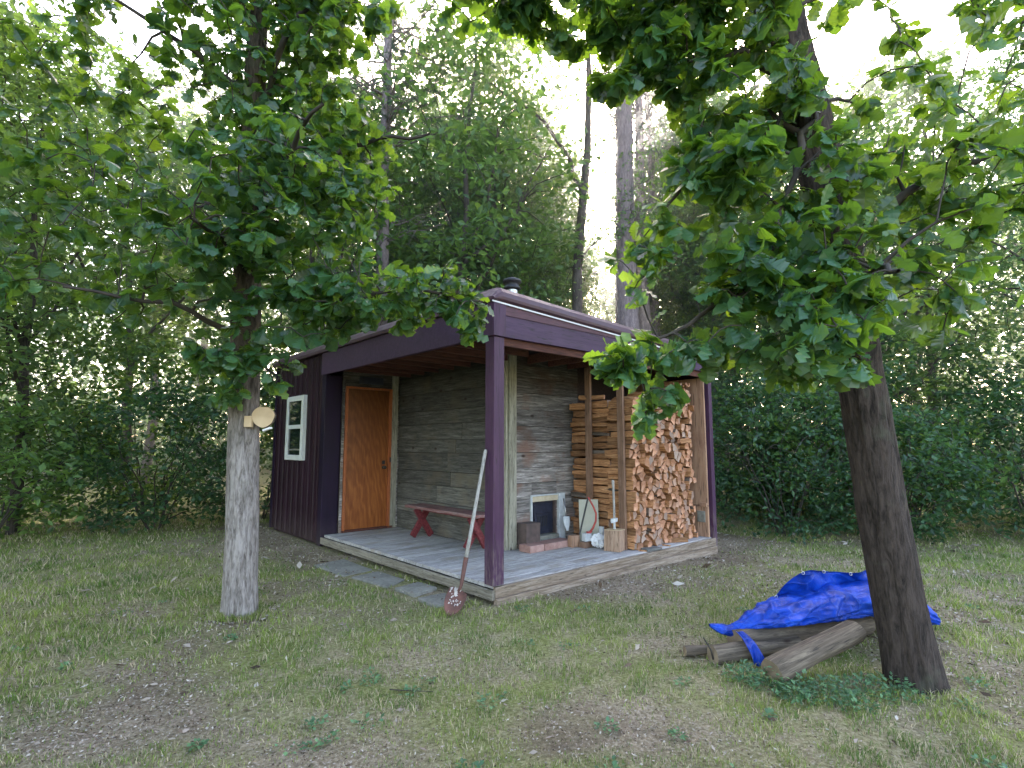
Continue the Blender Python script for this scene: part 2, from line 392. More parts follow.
def m_blade():
    t = NT('grass blade'); isl = t.island()
    big = t.noise(t.mapped(), 1.3, 4, .6)
    green = t.mix((.10, .17, .035), (.25, .31, .07), t.ramp(big, [(.4, 0), (.62, 1)]))
    col = t.mix(green, (.42, .36, .24), t.ramp(isl, [(.66, 0), (.74, 1)]))
    col = t.vary(col, t.math('FRACT', t.math('MULTIPLY', isl, 9.1)), .6, 1.3)
    p = t.n('ShaderNodeBsdfPrincipled', i_Roughness=.55); t.set(p.inputs['Base Color'], col); t.set(p.inputs['Specular IOR Level'], .3)
    tr = t.n('ShaderNodeBsdfTranslucent'); t.set(tr.inputs[0], t.vary(col, isl, 1.6, 1.6))
    mx = t.n('ShaderNodeMixShader'); mx.inputs[0].default_value = .3
    t.t.links.new(p.outputs[0], mx.inputs[1]); t.t.links.new(tr.outputs[0], mx.inputs[2]); t.t.links.new(mx.outputs[0], t.out.inputs[0])
    return t.m
M_blade = m_blade()
def m_litter():
    t = NT('dry leaf litter'); isl = t.island()
    col = t.ramp(isl, [(.0, (.04, .028, .02)), (.3, (.13, .09, .062)), (.55, (.30, .245, .20)), (.8, (.36, .31, .25)), (1, (.48, .44, .38))])
    t.principled(col, .85, None, Specular_IOR_Level=.2); return t.m
M_litter = m_litter()

# ------------------------------------------------------------------ camera, world, sun
PITCH = R(6.386)
cam = bpy.data.cameras.new('camera'); co = bpy.data.objects.new('camera', cam); COL.objects.link(co)
cam.sensor_width = 36; cam.lens = 36 * 545 / 1024; cam.clip_end = 1500; cam.clip_start = .05
co.location = (0, 0, 1.5); co.rotation_euler = (R(90) + PITCH, 0, 0); sc.camera = co
SUN_EL, SUN_AZ = R(28.8), R(9.7)
sdir = Vector((math.sin(SUN_AZ) * math.cos(SUN_EL), math.cos(SUN_AZ) * math.cos(SUN_EL), math.sin(SUN_EL)))
w = bpy.data.worlds.new('World'); sc.world = w; w.use_nodes = True
wt = w.node_tree; wt.nodes.clear()
sky = wt.nodes.new('ShaderNodeTexSky'); sky.sky_type = 'NISHITA'; sky.sun_disc = False
sky.sun_elevation = SUN_EL; sky.sun_rotation = SUN_AZ; sky.air_density = 1.0; sky.dust_density = 2.5; sky.ozone_density = 1.2
bg = wt.nodes.new('ShaderNodeBackground'); bg.inputs[1].default_value = 1.42
wo = wt.nodes.new('ShaderNodeOutputWorld')
# the sun's own disc and its aureole, as part of the sky
geo = wt.nodes.new('ShaderNodeNewGeometry')
dot = wt.nodes.new('ShaderNodeVectorMath'); dot.operation = 'DOT_PRODUCT'; dot.inputs[1].default_value = -sdir
wt.links.new(geo.outputs['Incoming'], dot.inputs[0])
def wmath(op, a, b):
    n = wt.nodes.new('ShaderNodeMath'); n.operation = op
    for i, v in enumerate((a, b)):
        if isinstance(v, bpy.types.NodeSocket): wt.links.new(v, n.inputs[i])
        else: n.inputs[i].default_value = v
    return n.outputs[0]
dpos = wmath('MAXIMUM', dot.outputs['Value'], 0)
disc = wmath('MULTIPLY', wmath('GREATER_THAN', dpos, math.cos(R(.9))), 300)
aur = wmath('ADD', wmath('MULTIPLY', wmath('POWER', dpos, 500), 30), wmath('MULTIPLY', wmath('POWER', dpos, 30), 1.2))
tot = wmath('ADD', disc, aur)
tint = wt.nodes.new('ShaderNodeVectorMath'); tint.operation = 'SCALE'; tint.inputs[0].default_value = (1, .93, .82)
wt.links.new(tot, tint.inputs['Scale'])
addc = wt.nodes.new('ShaderNodeVectorMath'); addc.operation = 'ADD'
wt.links.new(sky.outputs[0], addc.inputs[0]); wt.links.new(tint.outputs[0], addc.inputs[1])
warm = wt.nodes.new('ShaderNodeVectorMath'); warm.operation = 'MULTIPLY'; warm.inputs[1].default_value = (1.16, 1.0, .92)
wt.links.new(addc.outputs[0], warm.inputs[0]); wt.links.new(warm.outputs[0], bg.inputs[0]); wt.links.new(bg.outputs[0], wo.inputs[0])
sl = bpy.data.lights.new('sun', 'SUN'); sl.energy = 26; sl.angle = R(.55); sl.color = (1, .93, .80)
so = bpy.data.objects.new('sun', sl); COL.objects.link(so); so.rotation_euler = (-sdir).to_track_quat('-Z', 'Y').to_euler()
so.location = (0, 0, 20)
sc.view_settings.view_transform = 'Standard'; sc.view_settings.look = 'None'; sc.view_settings.exposure = 0
sc.cycles.use_denoising = True; sc.cycles.use_adaptive_sampling = True; sc.cycles.adaptive_threshold = .025
sc.cycles.max_bounces = 7; sc.cycles.diffuse_bounces = 4; sc.cycles.glossy_bounces = 2; sc.cycles.transmission_bounces = 4
sc.cycles.transparent_max_bounces = 4; sc.cycles.sample_clamp_indirect = 6

# ------------------------------------------------------------------ frame of the building
TH = R(41.7); CX, CY = -0.172, 5.407
ct, st = math.cos(TH), math.sin(TH)
def W(X, Y, z=0): return (CX + X * ct - Y * st, CY + X * st + Y * ct, z)
def toloc(x, y):
    dx, dy = x - CX, y - CY
    return dx * ct + dy * st, -dx * st + dy * ct

# ------------------------------------------------------------------ ground
def gz(x, y):
    x = np.asarray(x, float); y = np.asarray(y, float)
    z = (n2(x.ravel(), y.ravel(), .8, 3).reshape(x.shape) - .5) * .05 + (n2(x.ravel(), y.ravel(), 4, 4).reshape(x.shape) - .5) * .018
    X, Y = toloc(x, y)
    near = np.clip(1 - np.maximum(np.maximum(-X - .8, X - 4.4), np.maximum(-Y - .1, Y - 6.5)) / .8, 0, 1)
    z = z * (1 - .7 * near) - .05 * np.clip((X - 2.2) / 2, 0, 1.5) * np.clip((2.0 - Y) / 2, 0, 1) - .012
    far = np.clip((np.hypot(x, y) - 14) / 60, 0, 1)
    return z + far * 1.5
gx = np.concatenate([-np.geomspace(220, 9, 22), np.linspace(-8.8, 8.8, 300), np.geomspace(9, 220, 22)])
gy = np.concatenate([-np.geomspace(120, 3, 14), np.linspace(-2.5, 14, 280), np.geomspace(14.3, 300, 26)])
GX, GY = np.meshgrid(gx, gy)
V = np.stack([GX.ravel(), GY.ravel(), gz(GX, GY).ravel()], 1)
nx, ny = len(gx), len(gy)
I = (np.arange(ny - 1)[:, None] * nx + np.arange(nx - 1)[None]).ravel()
GROUND_XY = (GX.ravel(), GY.ravel())
g = obj('ground', np_mesh('ground', V, np.stack([I, I + 1, I + nx + 1, I + nx], 1), M_ground, True))
tag(g, kind='structure')
def gz1(x, y): return float(gz(np.array([x]), np.array([y]))[0])

# ------------------------------------------------------------------ the woodshed sauna
B = empty('sauna_shed', (CX, CY, 0), TH)
tag(B, 'small plum and maroon shed with flat roof, open corner porch and weathered plank walls', 'shed')
ZD = .17
def boards(name, mat, axis, a0, a1, z0, z1, plane, thick=.022, h=.19, front=-1, holes=(), seed=0, jitter=.012):
    """horizontal planks; axis 0: runs along X at Y=plane, facing -Y; axis 1: runs along Y at X=plane, facing -X"""
    rr = random.Random(seed); mb = MB(); z = z0
    while z < z1 - .01:
        hh = min(h * rr.uniform(.82, 1.2), z1 - z)
        if z1 - (z + hh) < .06: hh = z1 - z
        a = a0
        cuts = sorted([a0, a1] + ([rr.uniform(a0 + .5, a1 - .5)] if a1 - a0 > 2 and rr.random() < .6 else []))
        segs = list(zip(cuts[:-1], cuts[1:]))
        for s0, s1 in segs:
            pieces = [(s0, s1)]
            for (h0, h1, hz0, hz1) in holes:
                for za, zb in ((z, min(z + hh, hz0)), (max(z, hz1), z + hh)):
                    if zb - za > .01 and z < hz1 - .005 and z + hh > hz0 + .005 and axis == 0:
                        mb.box(max(h0, s0) + .001, min(h1, s1) - .001, plane - .004, plane + thick, za + .0025, zb - .0025)
            for (h0, h1, hz0, hz1) in holes:
                if z < hz1 - .005 and z + hh > hz0 + .005:
                    np_ = []
                    for p0, p1 in pieces:
                        if h1 <= p0 or h0 >= p1: np_.append((p0, p1)); continue
                        if h0 > p0: np_.append((p0, h0))
                        if h1 < p1: np_.append((h1, p1))
                    pieces = np_
            for p0, p1 in pieces:
                j = rr.uniform(0, jitter)
                if axis == 0: mb.box(p0 + .001, p1 - .001, plane - j, plane + thick, z + .0025, z + hh - .0025)
                else: mb.box(plane - j, plane + thick, p0 + .001, p1 - .001, z + .0025, z + hh - .0025)
        z += hh
    return mb.build(name, mat, B, .0025)

ZW = 2.70
# door wall, bench wall, stove wall
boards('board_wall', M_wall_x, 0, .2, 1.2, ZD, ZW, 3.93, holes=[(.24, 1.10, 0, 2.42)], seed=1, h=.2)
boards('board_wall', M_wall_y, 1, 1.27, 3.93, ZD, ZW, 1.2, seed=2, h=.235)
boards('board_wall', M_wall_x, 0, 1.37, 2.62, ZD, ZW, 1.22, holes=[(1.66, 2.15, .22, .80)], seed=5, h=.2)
mb = MB(); mb.box(1.235, 1.36, 1.175, 1.262, ZD, ZW)
mb.box(1.195, 1.232, 1.20, 1.262, ZD, ZW - .001)
mb.build('corner_board', M_trim, B, .004)
mb = MB(); mb.box(1.05, 1.16, 3.905, 3.928, ZD, ZW - .002); mb.build('corner_board', M_trim, B, .003)
# inner backing so no light leaks
mb = MB(); mb.box(.2, 1.26, 3.956, 3.98, 0, ZW); mb.box(1.224, 1.25, 1.30, 3.95, 0, ZW); mb.box(1.30, 1.62, 1.25, 1.28, 0, ZW); mb.box(2.2, 4.05, 1.25, 1.28, 0, ZW); mb.box(1.62, 2.2, 1.25, 1.28, .85, ZW)
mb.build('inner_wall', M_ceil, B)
# end wall of the log bay
mb = MB(); mb.box(4.04, 4.075, -.01, 1.24, .62, 2.498); mb.box(4.04, 4.077, -.01, 1.24, .172, .61)
mb.box(4.015, 4.038, -.005, .10, .6, .66); o = mb.build('bay_end_wall', M_ply, B, .002)
mb = MB(); mb.box(4.015, 4.038, .03, .15, .38, .54); mb.build('metal_plate', M_conc, B, .004)

# ribbed metal siding
def siding(mb, axis, plane, a0, a1, z0, z1, face, pitch=.23):
    """vertical ribbed sheet profile"""
    n = int((a1 - a0) / pitch); prof = []
    p = (a1 - a0) / n
    for k in range(n):
        s = a0 + k * p
        prof += [(s, .022), (s + .022, .022), (s + .034, 0), (s + p * .5 - .012, 0), (s + p * .5 - .006, .007), (s + p * .5 + .006, .007), (s + p * .5 + .012, 0), (s + p - .012, 0)]
    prof.append((a1, .022))
    vs = []
    for a, d in prof:
        q = plane + face * d
        for z in (z0, z1): vs.append((q, a, z) if axis == 1 else (a, q, z))
    fs = []
    for i in range(len(prof) - 1):
        f = (2 * i, 2 * i + 1, 2 * i + 3, 2 * i + 2)
        fs.append(f if (axis == 1) == (face > 0) else f[::-1])
    mb.add(vs, fs)
mb = MB(); siding(mb, 1, -.035, 4.12, 6.20, .04, 2.915, -1); mb.box(-.005, .05, 4.1, 6.16, .0, 2.9); mb.build('metal_siding', M_siding, B)
mb = MB(); siding(mb, 0, 6.18, 0.03, 4.17, .04, 2.75, 1); mb.box(.05, 4.16, 6.15, 6.175, 0, 2.75); mb.build('metal_siding', M_siding, B)
mb = MB(); siding(mb, 1, 4.20, 0.12, 6.14, .04, 2.60, 1); mb.box(4.12, 4.195, .1, 6.14, 0, 2.6); mb.build('metal_siding', M_siding, B)
mb = MB(); mb.box(-.06, .20, 3.985, 4.115, .0, 2.578); mb.build('corner_flashing', M_sidetrim, B, .004)
mb = MB(); mb.box(-.066, .04, 6.19, 6.235, .03, 2.90); mb.build('corner_flashing', M_sidetrim, B, .003)

# window in the siding
wf = MB(); y0, y1, z0, z1 = 4.76, 5.52, 1.25, 2.32; zm = 1.80
for a in ((y0, y0 + .085, z0, z1), (y1 - .085, y1, z0, z1)): wf.box(-.10, -.0, *a)
wf.box(-.098, -.0, y0 + .086, y1 - .086, z0, z0 + .085); wf.box(-.098, 0, y0 + .086, y1 - .086, z1 - .085, z1)
wf.box(-.09, -.0, y0 + .086, y1 - .086, zm - .03, zm + .035)
win = wf.build('window', M_white, B, .004)
gl = MB(); gl.box(-.075, -.070, y0 + .08, y1 - .08, z0 + .08, zm - .02); gl.box(-.083, -.078, y0 + .08, y1 - .08, zm + .02, z1 - .08)
gl.build('pane', M_glass, win)
# a blind rail and something pale behind the lower pane
sb = MB(); sb.box(-.079, -.0755, y0 + .10, y1 - .10, z0 + .16, z0 + .185); sb.build('blind_rail', M_conc, win)

# door
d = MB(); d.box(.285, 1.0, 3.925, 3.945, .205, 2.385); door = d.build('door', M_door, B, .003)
d = MB(); d.box(.243, .283, 3.90, 3.95, ZD, 2.418); d.box(1.003, 1.05, 3.90, 3.95, ZD, 2.418); d.box(.284, 1.002, 3.902, 3.95, 2.387, 2.418)
d.build('door_frame', M_doortrim, B, .003)
d = MB(); d.box(.24, 1.1, 3.90, 3.955, ZD, ZD + .033); d.build('threshold', M_rafter, B, .003)
k = MB(); k.lathe([(.0, .0), (.027, .0), (.027, .008), (.012, .012), (.012, .035), (.026, .045), (.03, .06), (.022, .075), (0, .078)], 16)
knob = k.build('door_knob', M_black, door); knob.location = (.925, 3.925, 1.14); knob.rotation_euler = (R(90), 0, 0)
k = MB(); k.box(.9, .95, 3.917, 3.925, 1.19, 1.25); k.build('lock_plate', M_black, door, .002)
k = MB(); k.box(1.02, 1.035, 3.88, 3.90, 1.22, 1.30); k.build('latch_catch', M_black, B, .002)
s = MB(); s.box(.46, .88, 3.905, 3.925, 2.475, 2.59); s.box(.47, .87, 3.899, 3.905, 2.485, 2.58)
s.build('sign_board', M_ironblue, B, .004)

# deck
mb = MB(); rr = random.Random(3); y = -.02
while y < 3.9:
    wd = .138; x1 = 4.10 if y < 1.2 else 1.2
    y2 = min(y + wd, 3.92); cuts = [-.025, rr.uniform(1.2, 2.8), x1] if x1 > 3 else [-.025, x1]
    for a, b in zip(cuts[:-1], cuts[1:]):
        mb.box(a + .001, b - .002, y + .003, y2 - .003, ZD - .036 + rr.uniform(-.002, .001), ZD + rr.uniform(-.002, .001))
    y += wd
mb.build('deck_board', M_deck, B, .003)
mb = MB(); mb.box(-.03, 4.14, -.062, -.024, .055, ZD - .012); mb.box(-.03, 4.14, -.085, -.026, -.06, .052); mb.build('rim_board', M_rim, B, .005)
mb = MB(); mb.box(-.062, -.032, -.05, 2.1, .035, ZD - .04); mb.box(-.060, -.03, 2.104, 3.98, .035, ZD - .04); mb.build('rim_board', M_rimy, B, .005)
mb = MB()
for yy in (.4, 1.3, 2.25, 3.2, 3.85): mb.box(.0, .18, yy - .07, yy + .07, -.08, ZD - .04)
mb.box(.2, 4.1, .05, 3.9, -.05, .02); mb.build('deck_footing', M_soil, B, .004)

# posts
mb = MB(); mb.box(-.068, .068, -.068, .068, ZD + .002, 2.575); mb.build('porch_post', M_post, B, .006)
mb = MB(); mb.box(4.105, 4.20, -.055, .05, -.09, 2.575); mb.build('porch_post', M_post, B, .004)

# fascia: bottoms level, tops follow the fall of the roof
def roofz(X): return 2.925 - .042 * X
def fascia_x(mb, x0, x1, ya, yb, z0, ztop=lambda X: roofz(X)):
    mb.add([(x0, ya, z0), (x1, ya, z0), (x1, yb, z0), (x0, yb, z0), (x0, ya, ztop(x0)), (x1, ya, ztop(x1)), (x1, yb, ztop(x1)), (x0, yb, ztop(x0))],
           [(0, 3, 2, 1), (4, 5, 6, 7), (0, 1, 5, 4), (2, 3, 7, 6), (0, 4, 7, 3), (1, 2, 6, 5)])
mb = MB(); fascia_x(mb, .07, 4.24, -.075, -.03, 2.58, lambda X: roofz(X) - .0)
mb.build('fascia_board', M_purple, B, .004)
mb = MB(); fascia_x(mb, .075, 2.2, -.083, -.077, 2.80, lambda X: roofz(X) - .012); mb.build('fascia_band', M_fascred, B, .002)
mb = MB(); mb.box(-.082, -.035, .07, 4.118, 2.58, 2.922); mb.build('fascia_board', M_purple, B, .004)
mb = MB(); mb.box(-.09, .072, -.09, .072, 2.578, 2.926); mb.build('fascia_corner', M_post, B, .004)
mb = MB(); mb.box(4.20, 4.245, -.028, 6.2, 2.58, roofz(4.22)); mb.build('fascia_board', M_purple, B, .004)
mb = MB(); mb.box(-.03, 4.2, 6.20, 6.24, 2.60, roofz(4.22)); mb.build('fascia_board', M_purple, B, .004)
# beams and rafters seen from below
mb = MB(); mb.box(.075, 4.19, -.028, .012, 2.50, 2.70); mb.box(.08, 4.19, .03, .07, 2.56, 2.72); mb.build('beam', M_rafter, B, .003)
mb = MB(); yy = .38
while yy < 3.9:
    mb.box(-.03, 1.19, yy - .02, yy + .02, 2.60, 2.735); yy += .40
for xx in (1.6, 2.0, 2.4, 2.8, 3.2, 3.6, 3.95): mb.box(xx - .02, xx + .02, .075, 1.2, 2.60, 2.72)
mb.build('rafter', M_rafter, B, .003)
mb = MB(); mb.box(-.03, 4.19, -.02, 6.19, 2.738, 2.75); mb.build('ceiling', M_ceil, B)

# roof sheet with its rolled edge
def roof_prof():
    # cross-section in (out, up) of the near edge, from the drip up and back
    return [(-.11, .012), (-.125, .02), (-.13, .05), (-.12, .10), (-.085, .145), (-.02, .165), (.1, .17)]
rf = MB(); x0, x1 = -.12, 4.34
pr = roof_prof(); vs = []
XS = ((x0, .22), (-.06, .7), (.0, 1), (x1, 1))
for X, k_ in XS:
    for o_, u in pr: vs.append((X, o_, roofz(X) + u * k_))
    vs.append((X, 6.28, roofz(X) + .17 * k_)); vs.append((X, 6.28, roofz(X) + .0)); vs.append((X, -.10, roofz(X) + .003))
n = len(pr) + 3
fs = [(j * n + i, j * n + (i + 1) % n, j * n + n + (i + 1) % n, j * n + n + i)[::-1] for j in range(3) for i in range(n)] + [tuple(range(n))[::-1], tuple(range(3 * n, 4 * n))]
rf.add(vs, fs)
X = .1
while X < 4.3:
    mbz = roofz(X); rf.box(X - .012, X + .012, .02, 6.27, mbz + .165, mbz + .195); X += .3
roof = rf.build('roof', M_roofmetal, B, .004)
mb = MB(); mb.add([(-.115, -.099, roofz(0) - .012), (4.3, -.099, roofz(4.3) - .012), (4.3, -.093, roofz(4.3) - .012), (-.115, -.093, roofz(0) - .012),
                   (-.115, -.099, roofz(0) + .004), (4.3, -.099, roofz(4.3) + .004), (4.3, -.093, roofz(4.3) + .004), (-.115, -.093, roofz(0) + .004)],
                  [(0, 3, 2, 1), (4, 5, 6, 7), (0, 1, 5, 4), (2, 3, 7, 6), (0, 4, 7, 3), (1, 2, 6, 5)])
mb.build('drip_edge', M_drip, roof)
ch = MB(); ch.lathe([(.085, 0), (.085, .80)], 24); ch.lathe([(.10, .0), (.10, .04)], 24)
chim = ch.build('chimney', M_steel, roof); chim.location = (1.64, 1.58, roofz(1.6) + .16)
cp = MB(); cp.lathe([(.09, .70), (.125, .715), (.125, .74), (.10, .76), (.10, .80), (.135, .815), (.135, .85), (.06, .885), (0, .89)], 24)
cp.build('chimney_cap', M_black, chim)

# stove mouth in the wall
mb = MB(); mb.box(1.66, 2.15, 1.30, 1.34, .2, .82); mb.box(1.64, 1.68, 1.232, 1.32, .2, .82); mb.box(2.13, 2.17, 1.232, 1.32, .2, .82)
fb = mb.build('firebox', M_darkbrick, B)
mb = MB(); mb.box(1.70, 2.11, 1.255, 1.285, .30, .735); mb.box(1.74, 2.07, 1.243, 1.256, .34, .69); mb.box(1.78, 2.03, 1.232, 1.243, .56, .575); mb.box(1.735, 1.76, 1.228, 1.256, .48, .52)
mb.build('firebox_door', M_ironblue, fb, .004)
mb = MB()
for xx in (1.80, 1.84, 1.88, 1.92, 1.96): mb.box(xx, xx + .018, 1.236, 1.2425, .40, .54)
mb.build('draught_slots', M_black, fb)
mb = MB(); mb.box(1.655, 1.90, 1.19, 1.30, .74, .81); mb.box(1.905, 2.15, 1.19, 1.30, .74, .812); mb.build('lintel', M_cream, fb, .006)
mb = MB(); mb.box(2.152, 2.27, 1.165, 1.30, .175, .835); mb.box(1.63, 1.652, 1.18, 1.22, .3, .83); mb.box(1.63, 2.15, 1.178, 1.219, .813, .832)
mb.build('jamb', M_pale, fb, .006)
mb = MB(); mb.box(1.68, 2.13, 1.16, 1.30, .175, .29); mb.build('sill', M_conc, fb, .006)

# slats that hold the stack
for yc in (.80, .25):
    mb = MB(); mb.box(2.345, 2.385, yc - .048, yc + .048, ZD, 2.58); mb.build('retaining_slat', M_slat, B, .004)

# ------------------------------------------------------------------ firewood stack
GL = 'split firewood in the stack'
def clip(poly, px, py, nx_, ny_):
    out = []
    for i in range(len(poly)):
        a, b = poly[i], poly[(i + 1) % len(poly)]
        da = (a[0] - px) * nx_ + (a[1] - py) * ny_; db = (b[0] - px) * nx_ + (b[1] - py) * ny_
        if da <= 0: out.append(a)
        if (da < 0 < db) or (db < 0 < da):
            t_ = da / (da - db); out.append((a[0] + (b[0] - a[0]) * t_, a[1] + (b[1] - a[1]) * t_))
    return out
def log_mesh(poly, L, rr, bark):
    """poly in (x,z) round its centroid, extruded along y with a wandering section"""
    mb = MB(); nseg = 5; n = len(poly); vs = []
    tw = rr.uniform(-.10, .10); bx_, bz_ = rr.uniform(-.014, .010), rr.uniform(-.009, .009)
    for i in range(nseg + 1):
        t_ = i / nseg; s_ = 1 + rr.uniform(-.09, .07) - (.03 if i in (0, nseg) else 0); a = tw * (t_ - .5)
        for (x, z) in poly:
            x2 = (x * math.cos(a) - z * math.sin(a)) * s_ + bx_ * math.sin(t_ * 3.14); z2 = (x * math.sin(a) + z * math.cos(a)) * s_ + bz_ * math.sin(t_ * 3.14)
            yy = t_ * L + (rr.uniform(-.006, .006) if i in (0, nseg) else 0)
            vs.append((x2, yy, z2))
    mb.v = vs
    for i in range(nseg):
        for k in range(n):
            mb.f.append((i * n + k, i * n + (k + 1) % n, (i + 1) * n + (k + 1) % n, (i + 1) * n + k)); mb.m.append(2 if k in bark else 1); mb.sm.append(False)
    mb.f.append(tuple(range(n))[::-1]); mb.m.append(0); mb.sm.append(False)
    mb.f.append(tuple(nseg * n + k for k in range(n))); mb.m.append(0); mb.sm.append(False)
    return mb.mesh('split_log', [M_logend, M_logside, M_logbark])
def stack(x0, x1, z0, top, cw, chh, seed):
    rr = random.Random(seed); S = []; row = 0; z = z0 + chh * .45
    while z < 2.5:
        x = x0 + cw * (.5 if row % 2 else .2)
        while x < x1 + cw * .3:
            if z < top(x): S.append((min(max(x + rr.uniform(-.42, .42) * cw, x0 + .012), x1 - .012), z + rr.uniform(-.42, .42) * chh))
            x += cw * rr.uniform(.65, 1.4)
        z += chh * .98; row += 1
    cells = []
    for i, (sx, sz) in enumerate(S):
        p = [(sx + 1.25 * cw * math.cos(a) * .75, sz + 1.25 * chh * math.sin(a) * .75) for a in [k * math.pi / 4 + rr.random() * .3 for k in range(8)]]
        for j, (tx, tz) in enumerate(S):
            if i == j: continue
            dx, dz = tx - sx, tz - sz
            if dx * dx + dz * dz < .09: p = clip(p, sx + dx / 2, sz + dz / 2, dx, dz)
        p = clip(p, x0, 0, -1, 0); p = clip(p, x1, 0, 1, 0); p = clip(p, 0, z0, 0, -1)
        # drop corners that lie very near each other
        q = []
        for v in p:
            if not q or math.dist(v, q[-1]) > .012: q.append(v)
        if len(q) > 3 and math.dist(q[0], q[-1]) < .012: q.pop()
        if len(q) >= 3: cells.append(q)
    return cells
rr = random.Random(11)
top = lambda x: 2.12 + .10 * (x > 3.2) + .05 * math.sin(x * 9)
cells = stack(2.40, 3.90, ZD + .002, top, .100, .098, 4)
NLOG = 0
def put_log(q, y, L, rot=0, label='split log with its cut end facing out of the tall firewood stack'):
    global NLOG
    cx_ = sum(v[0] for v in q) / len(q); cz_ = sum(v[1] for v in q) / len(q)
    # perimeter points get a little wobble so splits do not look cut by ruler
    poly = []
    for i, v in enumerate(q):
        u = q[(i + 1) % len(q)]
        k0 = rr.uniform(.86, 1.0); poly.append(((v[0] - cx_) * k0, (v[1] - cz_) * k0))
        if math.dist(u, v) > .045:
            mx, mz = (u[0] + v[0]) / 2 - cx_, (u[1] + v[1]) / 2 - cz_; k_ = rr.uniform(.72, 1.02); poly.append((mx * k_, mz * k_))
    bark = set()
    if rr.random() < .3:
        s0 = rr.randrange(len(poly)); bark = {s0 % len(poly), (s0 + 1) % len(poly)}
    me = log_mesh(poly[::-1], L, rr, bark)
    o = bpy.data.objects.new('split_log', me); COL.objects.link(o)
    o.location = W(cx_, y, cz_); o.rotation_euler = (rr.uniform(-.04, .04), rr.uniform(-.08, .08), TH + rr.uniform(-.07, .07))
    tag(o, label, 'firewood log', GL); NLOG += 1
    return o
for q in cells:
    y = .06 + rr.uniform(0, .10) + (.06 if rr.random() < .15 else 0)
    put_log(q, y, .40 + rr.uniform(-.03, .02))
z = ZD + .002
GL2 = 'split firewood lying along the stack side'
ri = 0
for yb, ln in ((.515, .36), (.885, .30)):
    z = ZD + .002
    while z < 2.06:
        hh = rr.uniform(.05, .11); wdt = rr.uniform(.16, .2)
        x0_ = 2.40 + rr.uniform(0, .045)
        q = [(x0_, z + hh * rr.uniform(.0, .14)), (x0_ + wdt * .4, z - .004), (x0_ + wdt, z), (x0_ + wdt, z + hh), (x0_ + wdt * .4, z + hh * 1.04), (x0_, z + hh * rr.uniform(.88, 1.06))]
        put_log(q, yb + rr.uniform(-.015, .015), ln + rr.uniform(-.03, .0), label='long tan split log on the left side of the firewood stack')
        z += hh
# kindling on the right-hand top and loose pieces
for i in range(13):
    w_ = rr.uniform(.02, .035); cx_, cz_ = 3.66 + rr.uniform(-.18, .2), 2.30 + rr.uniform(-.05, .12)
    q = [(cx_ - w_, cz_ - w_), (cx_ + w_, cz_ - w_ * .6), (cx_ + w_ * .5, cz_ + w_), (cx_ - w_ * .7, cz_ + w_ * .8)]
    put_log(q, .10 + rr.uniform(0, .08), .34, label='thin kindling split piled on the right top of the stack')
for (X, Y, z, rz, L, lab) in ((3.5, .02, .20, 1.1, .28, 'pale loose split lying on the deck before the stack'), (3.68, .03, 1.55, 1.5, .26, 'grey stick poking out crosswise at the right of the stack'),
                              (2.50, .62, 2.16, .5, .36, 'tan split leaning askew on the left top of the stack')):
    q = [(-.04, -.03), (.04, -.028), (.03, .03), (-.02, .035)]
    o = put_log(q, 0, L, label=lab); o.location = W(X, Y, z); o.rotation_euler = (0, rr.uniform(-.2, .2), TH + rz); o['group'] = 'loose splits'
    del o['group']
print('logs', NLOG)

# ------------------------------------------------------------------ things on the porch
def T(name, label, cat, X, Y, z, rz=0, group=None):
    o = empty(name, W(X, Y, z), TH + rz); return tag(o, label, cat, group)
# bench with crossed legs; its length runs along local y
bn = T('bench', 'long low faded red plank bench with crossed legs against the dark board wall', 'bench', 0, 0, 0)
mb = MB(); mb.box(.81, .968, 1.34, 3.04, .585, .625); mb.box(.972, 1.13, 1.34, 3.03, .585, .624); mb.build('seat', M_benchtop, bn, .005)
for yc in (2.80, 1.52):
    for sgn in (1, -1):
        mb = MB(); yo = yc + sgn * .0
        a = (.965 - sgn * .14, yc + sgn * .027, ZD + .02); b = (.965 + sgn * .12, yc + sgn * .027, .583)
        mb.bar(a, b, .05, .085, up=(1, 0, 0)); mb.build('leg', M_barnred, bn, .004)
mb = MB(); mb.bar((.965, 1.58, .566), (.965, 2.74, .566), .05, .036)
mb.build('stretcher', M_barnred, bn, .004)

# shovel leaning on the corner post
sh = T('shovel', 'long grey handled round point shovel with rusty blade leaning beside the plum corner post', 'shovel', 0, 0, 0)
p0 = Vector((-.56, -.03, .005)); pj = Vector((-.37, .03, .215)); p1 = Vector((-.095, .02, 1.455)); ax = (p1 - pj).normalized()
mb = MB(); pt = lambda t_: pj + (p1 - pj) * t_
mb.tube([pt(.17), pt(.4), pt(.8), pt(.985), pt(1.0)], [.0185, .0175, .0165, .018, .012], 12); mb.build('handle', M_handle, sh)
mb = MB(); mb.tube([p0 + (pj - p0) * .80, pj, pt(.06), pt(.20)], [.012, .016, .019, .023], 12); mb.build('socket', M_rust, sh)
bax = (pj - p0).normalized()
view = Vector((-.64, -.77, .15)).normalized(); side = bax.cross(view).normalized(); side = (side + view * .45).normalized(); nrm = side.cross(bax).normalized()
if nrm.dot(view) < 0: nrm = -nrm
nu, nv = 16, 14; vs = []
for i in range(nu + 1):
    t_ = i / nu; ll = t_ * .265
    hw = .098 * math.sin(min(1, t_ / .62) * math.pi / 2) ** .62 * (1 - .16 * max(0, (t_ - .75) / .25) ** 2)
    if i == 0: hw = .003
    for j in range(nv + 1):
        u = (j / nv) * 2 - 1
        vs.append(p0 + bax * (ll - .018 * u * u * t_) + side * (u * hw) - nrm * (.034 * (1 - u * u) * (.25 + .75 * t_)))
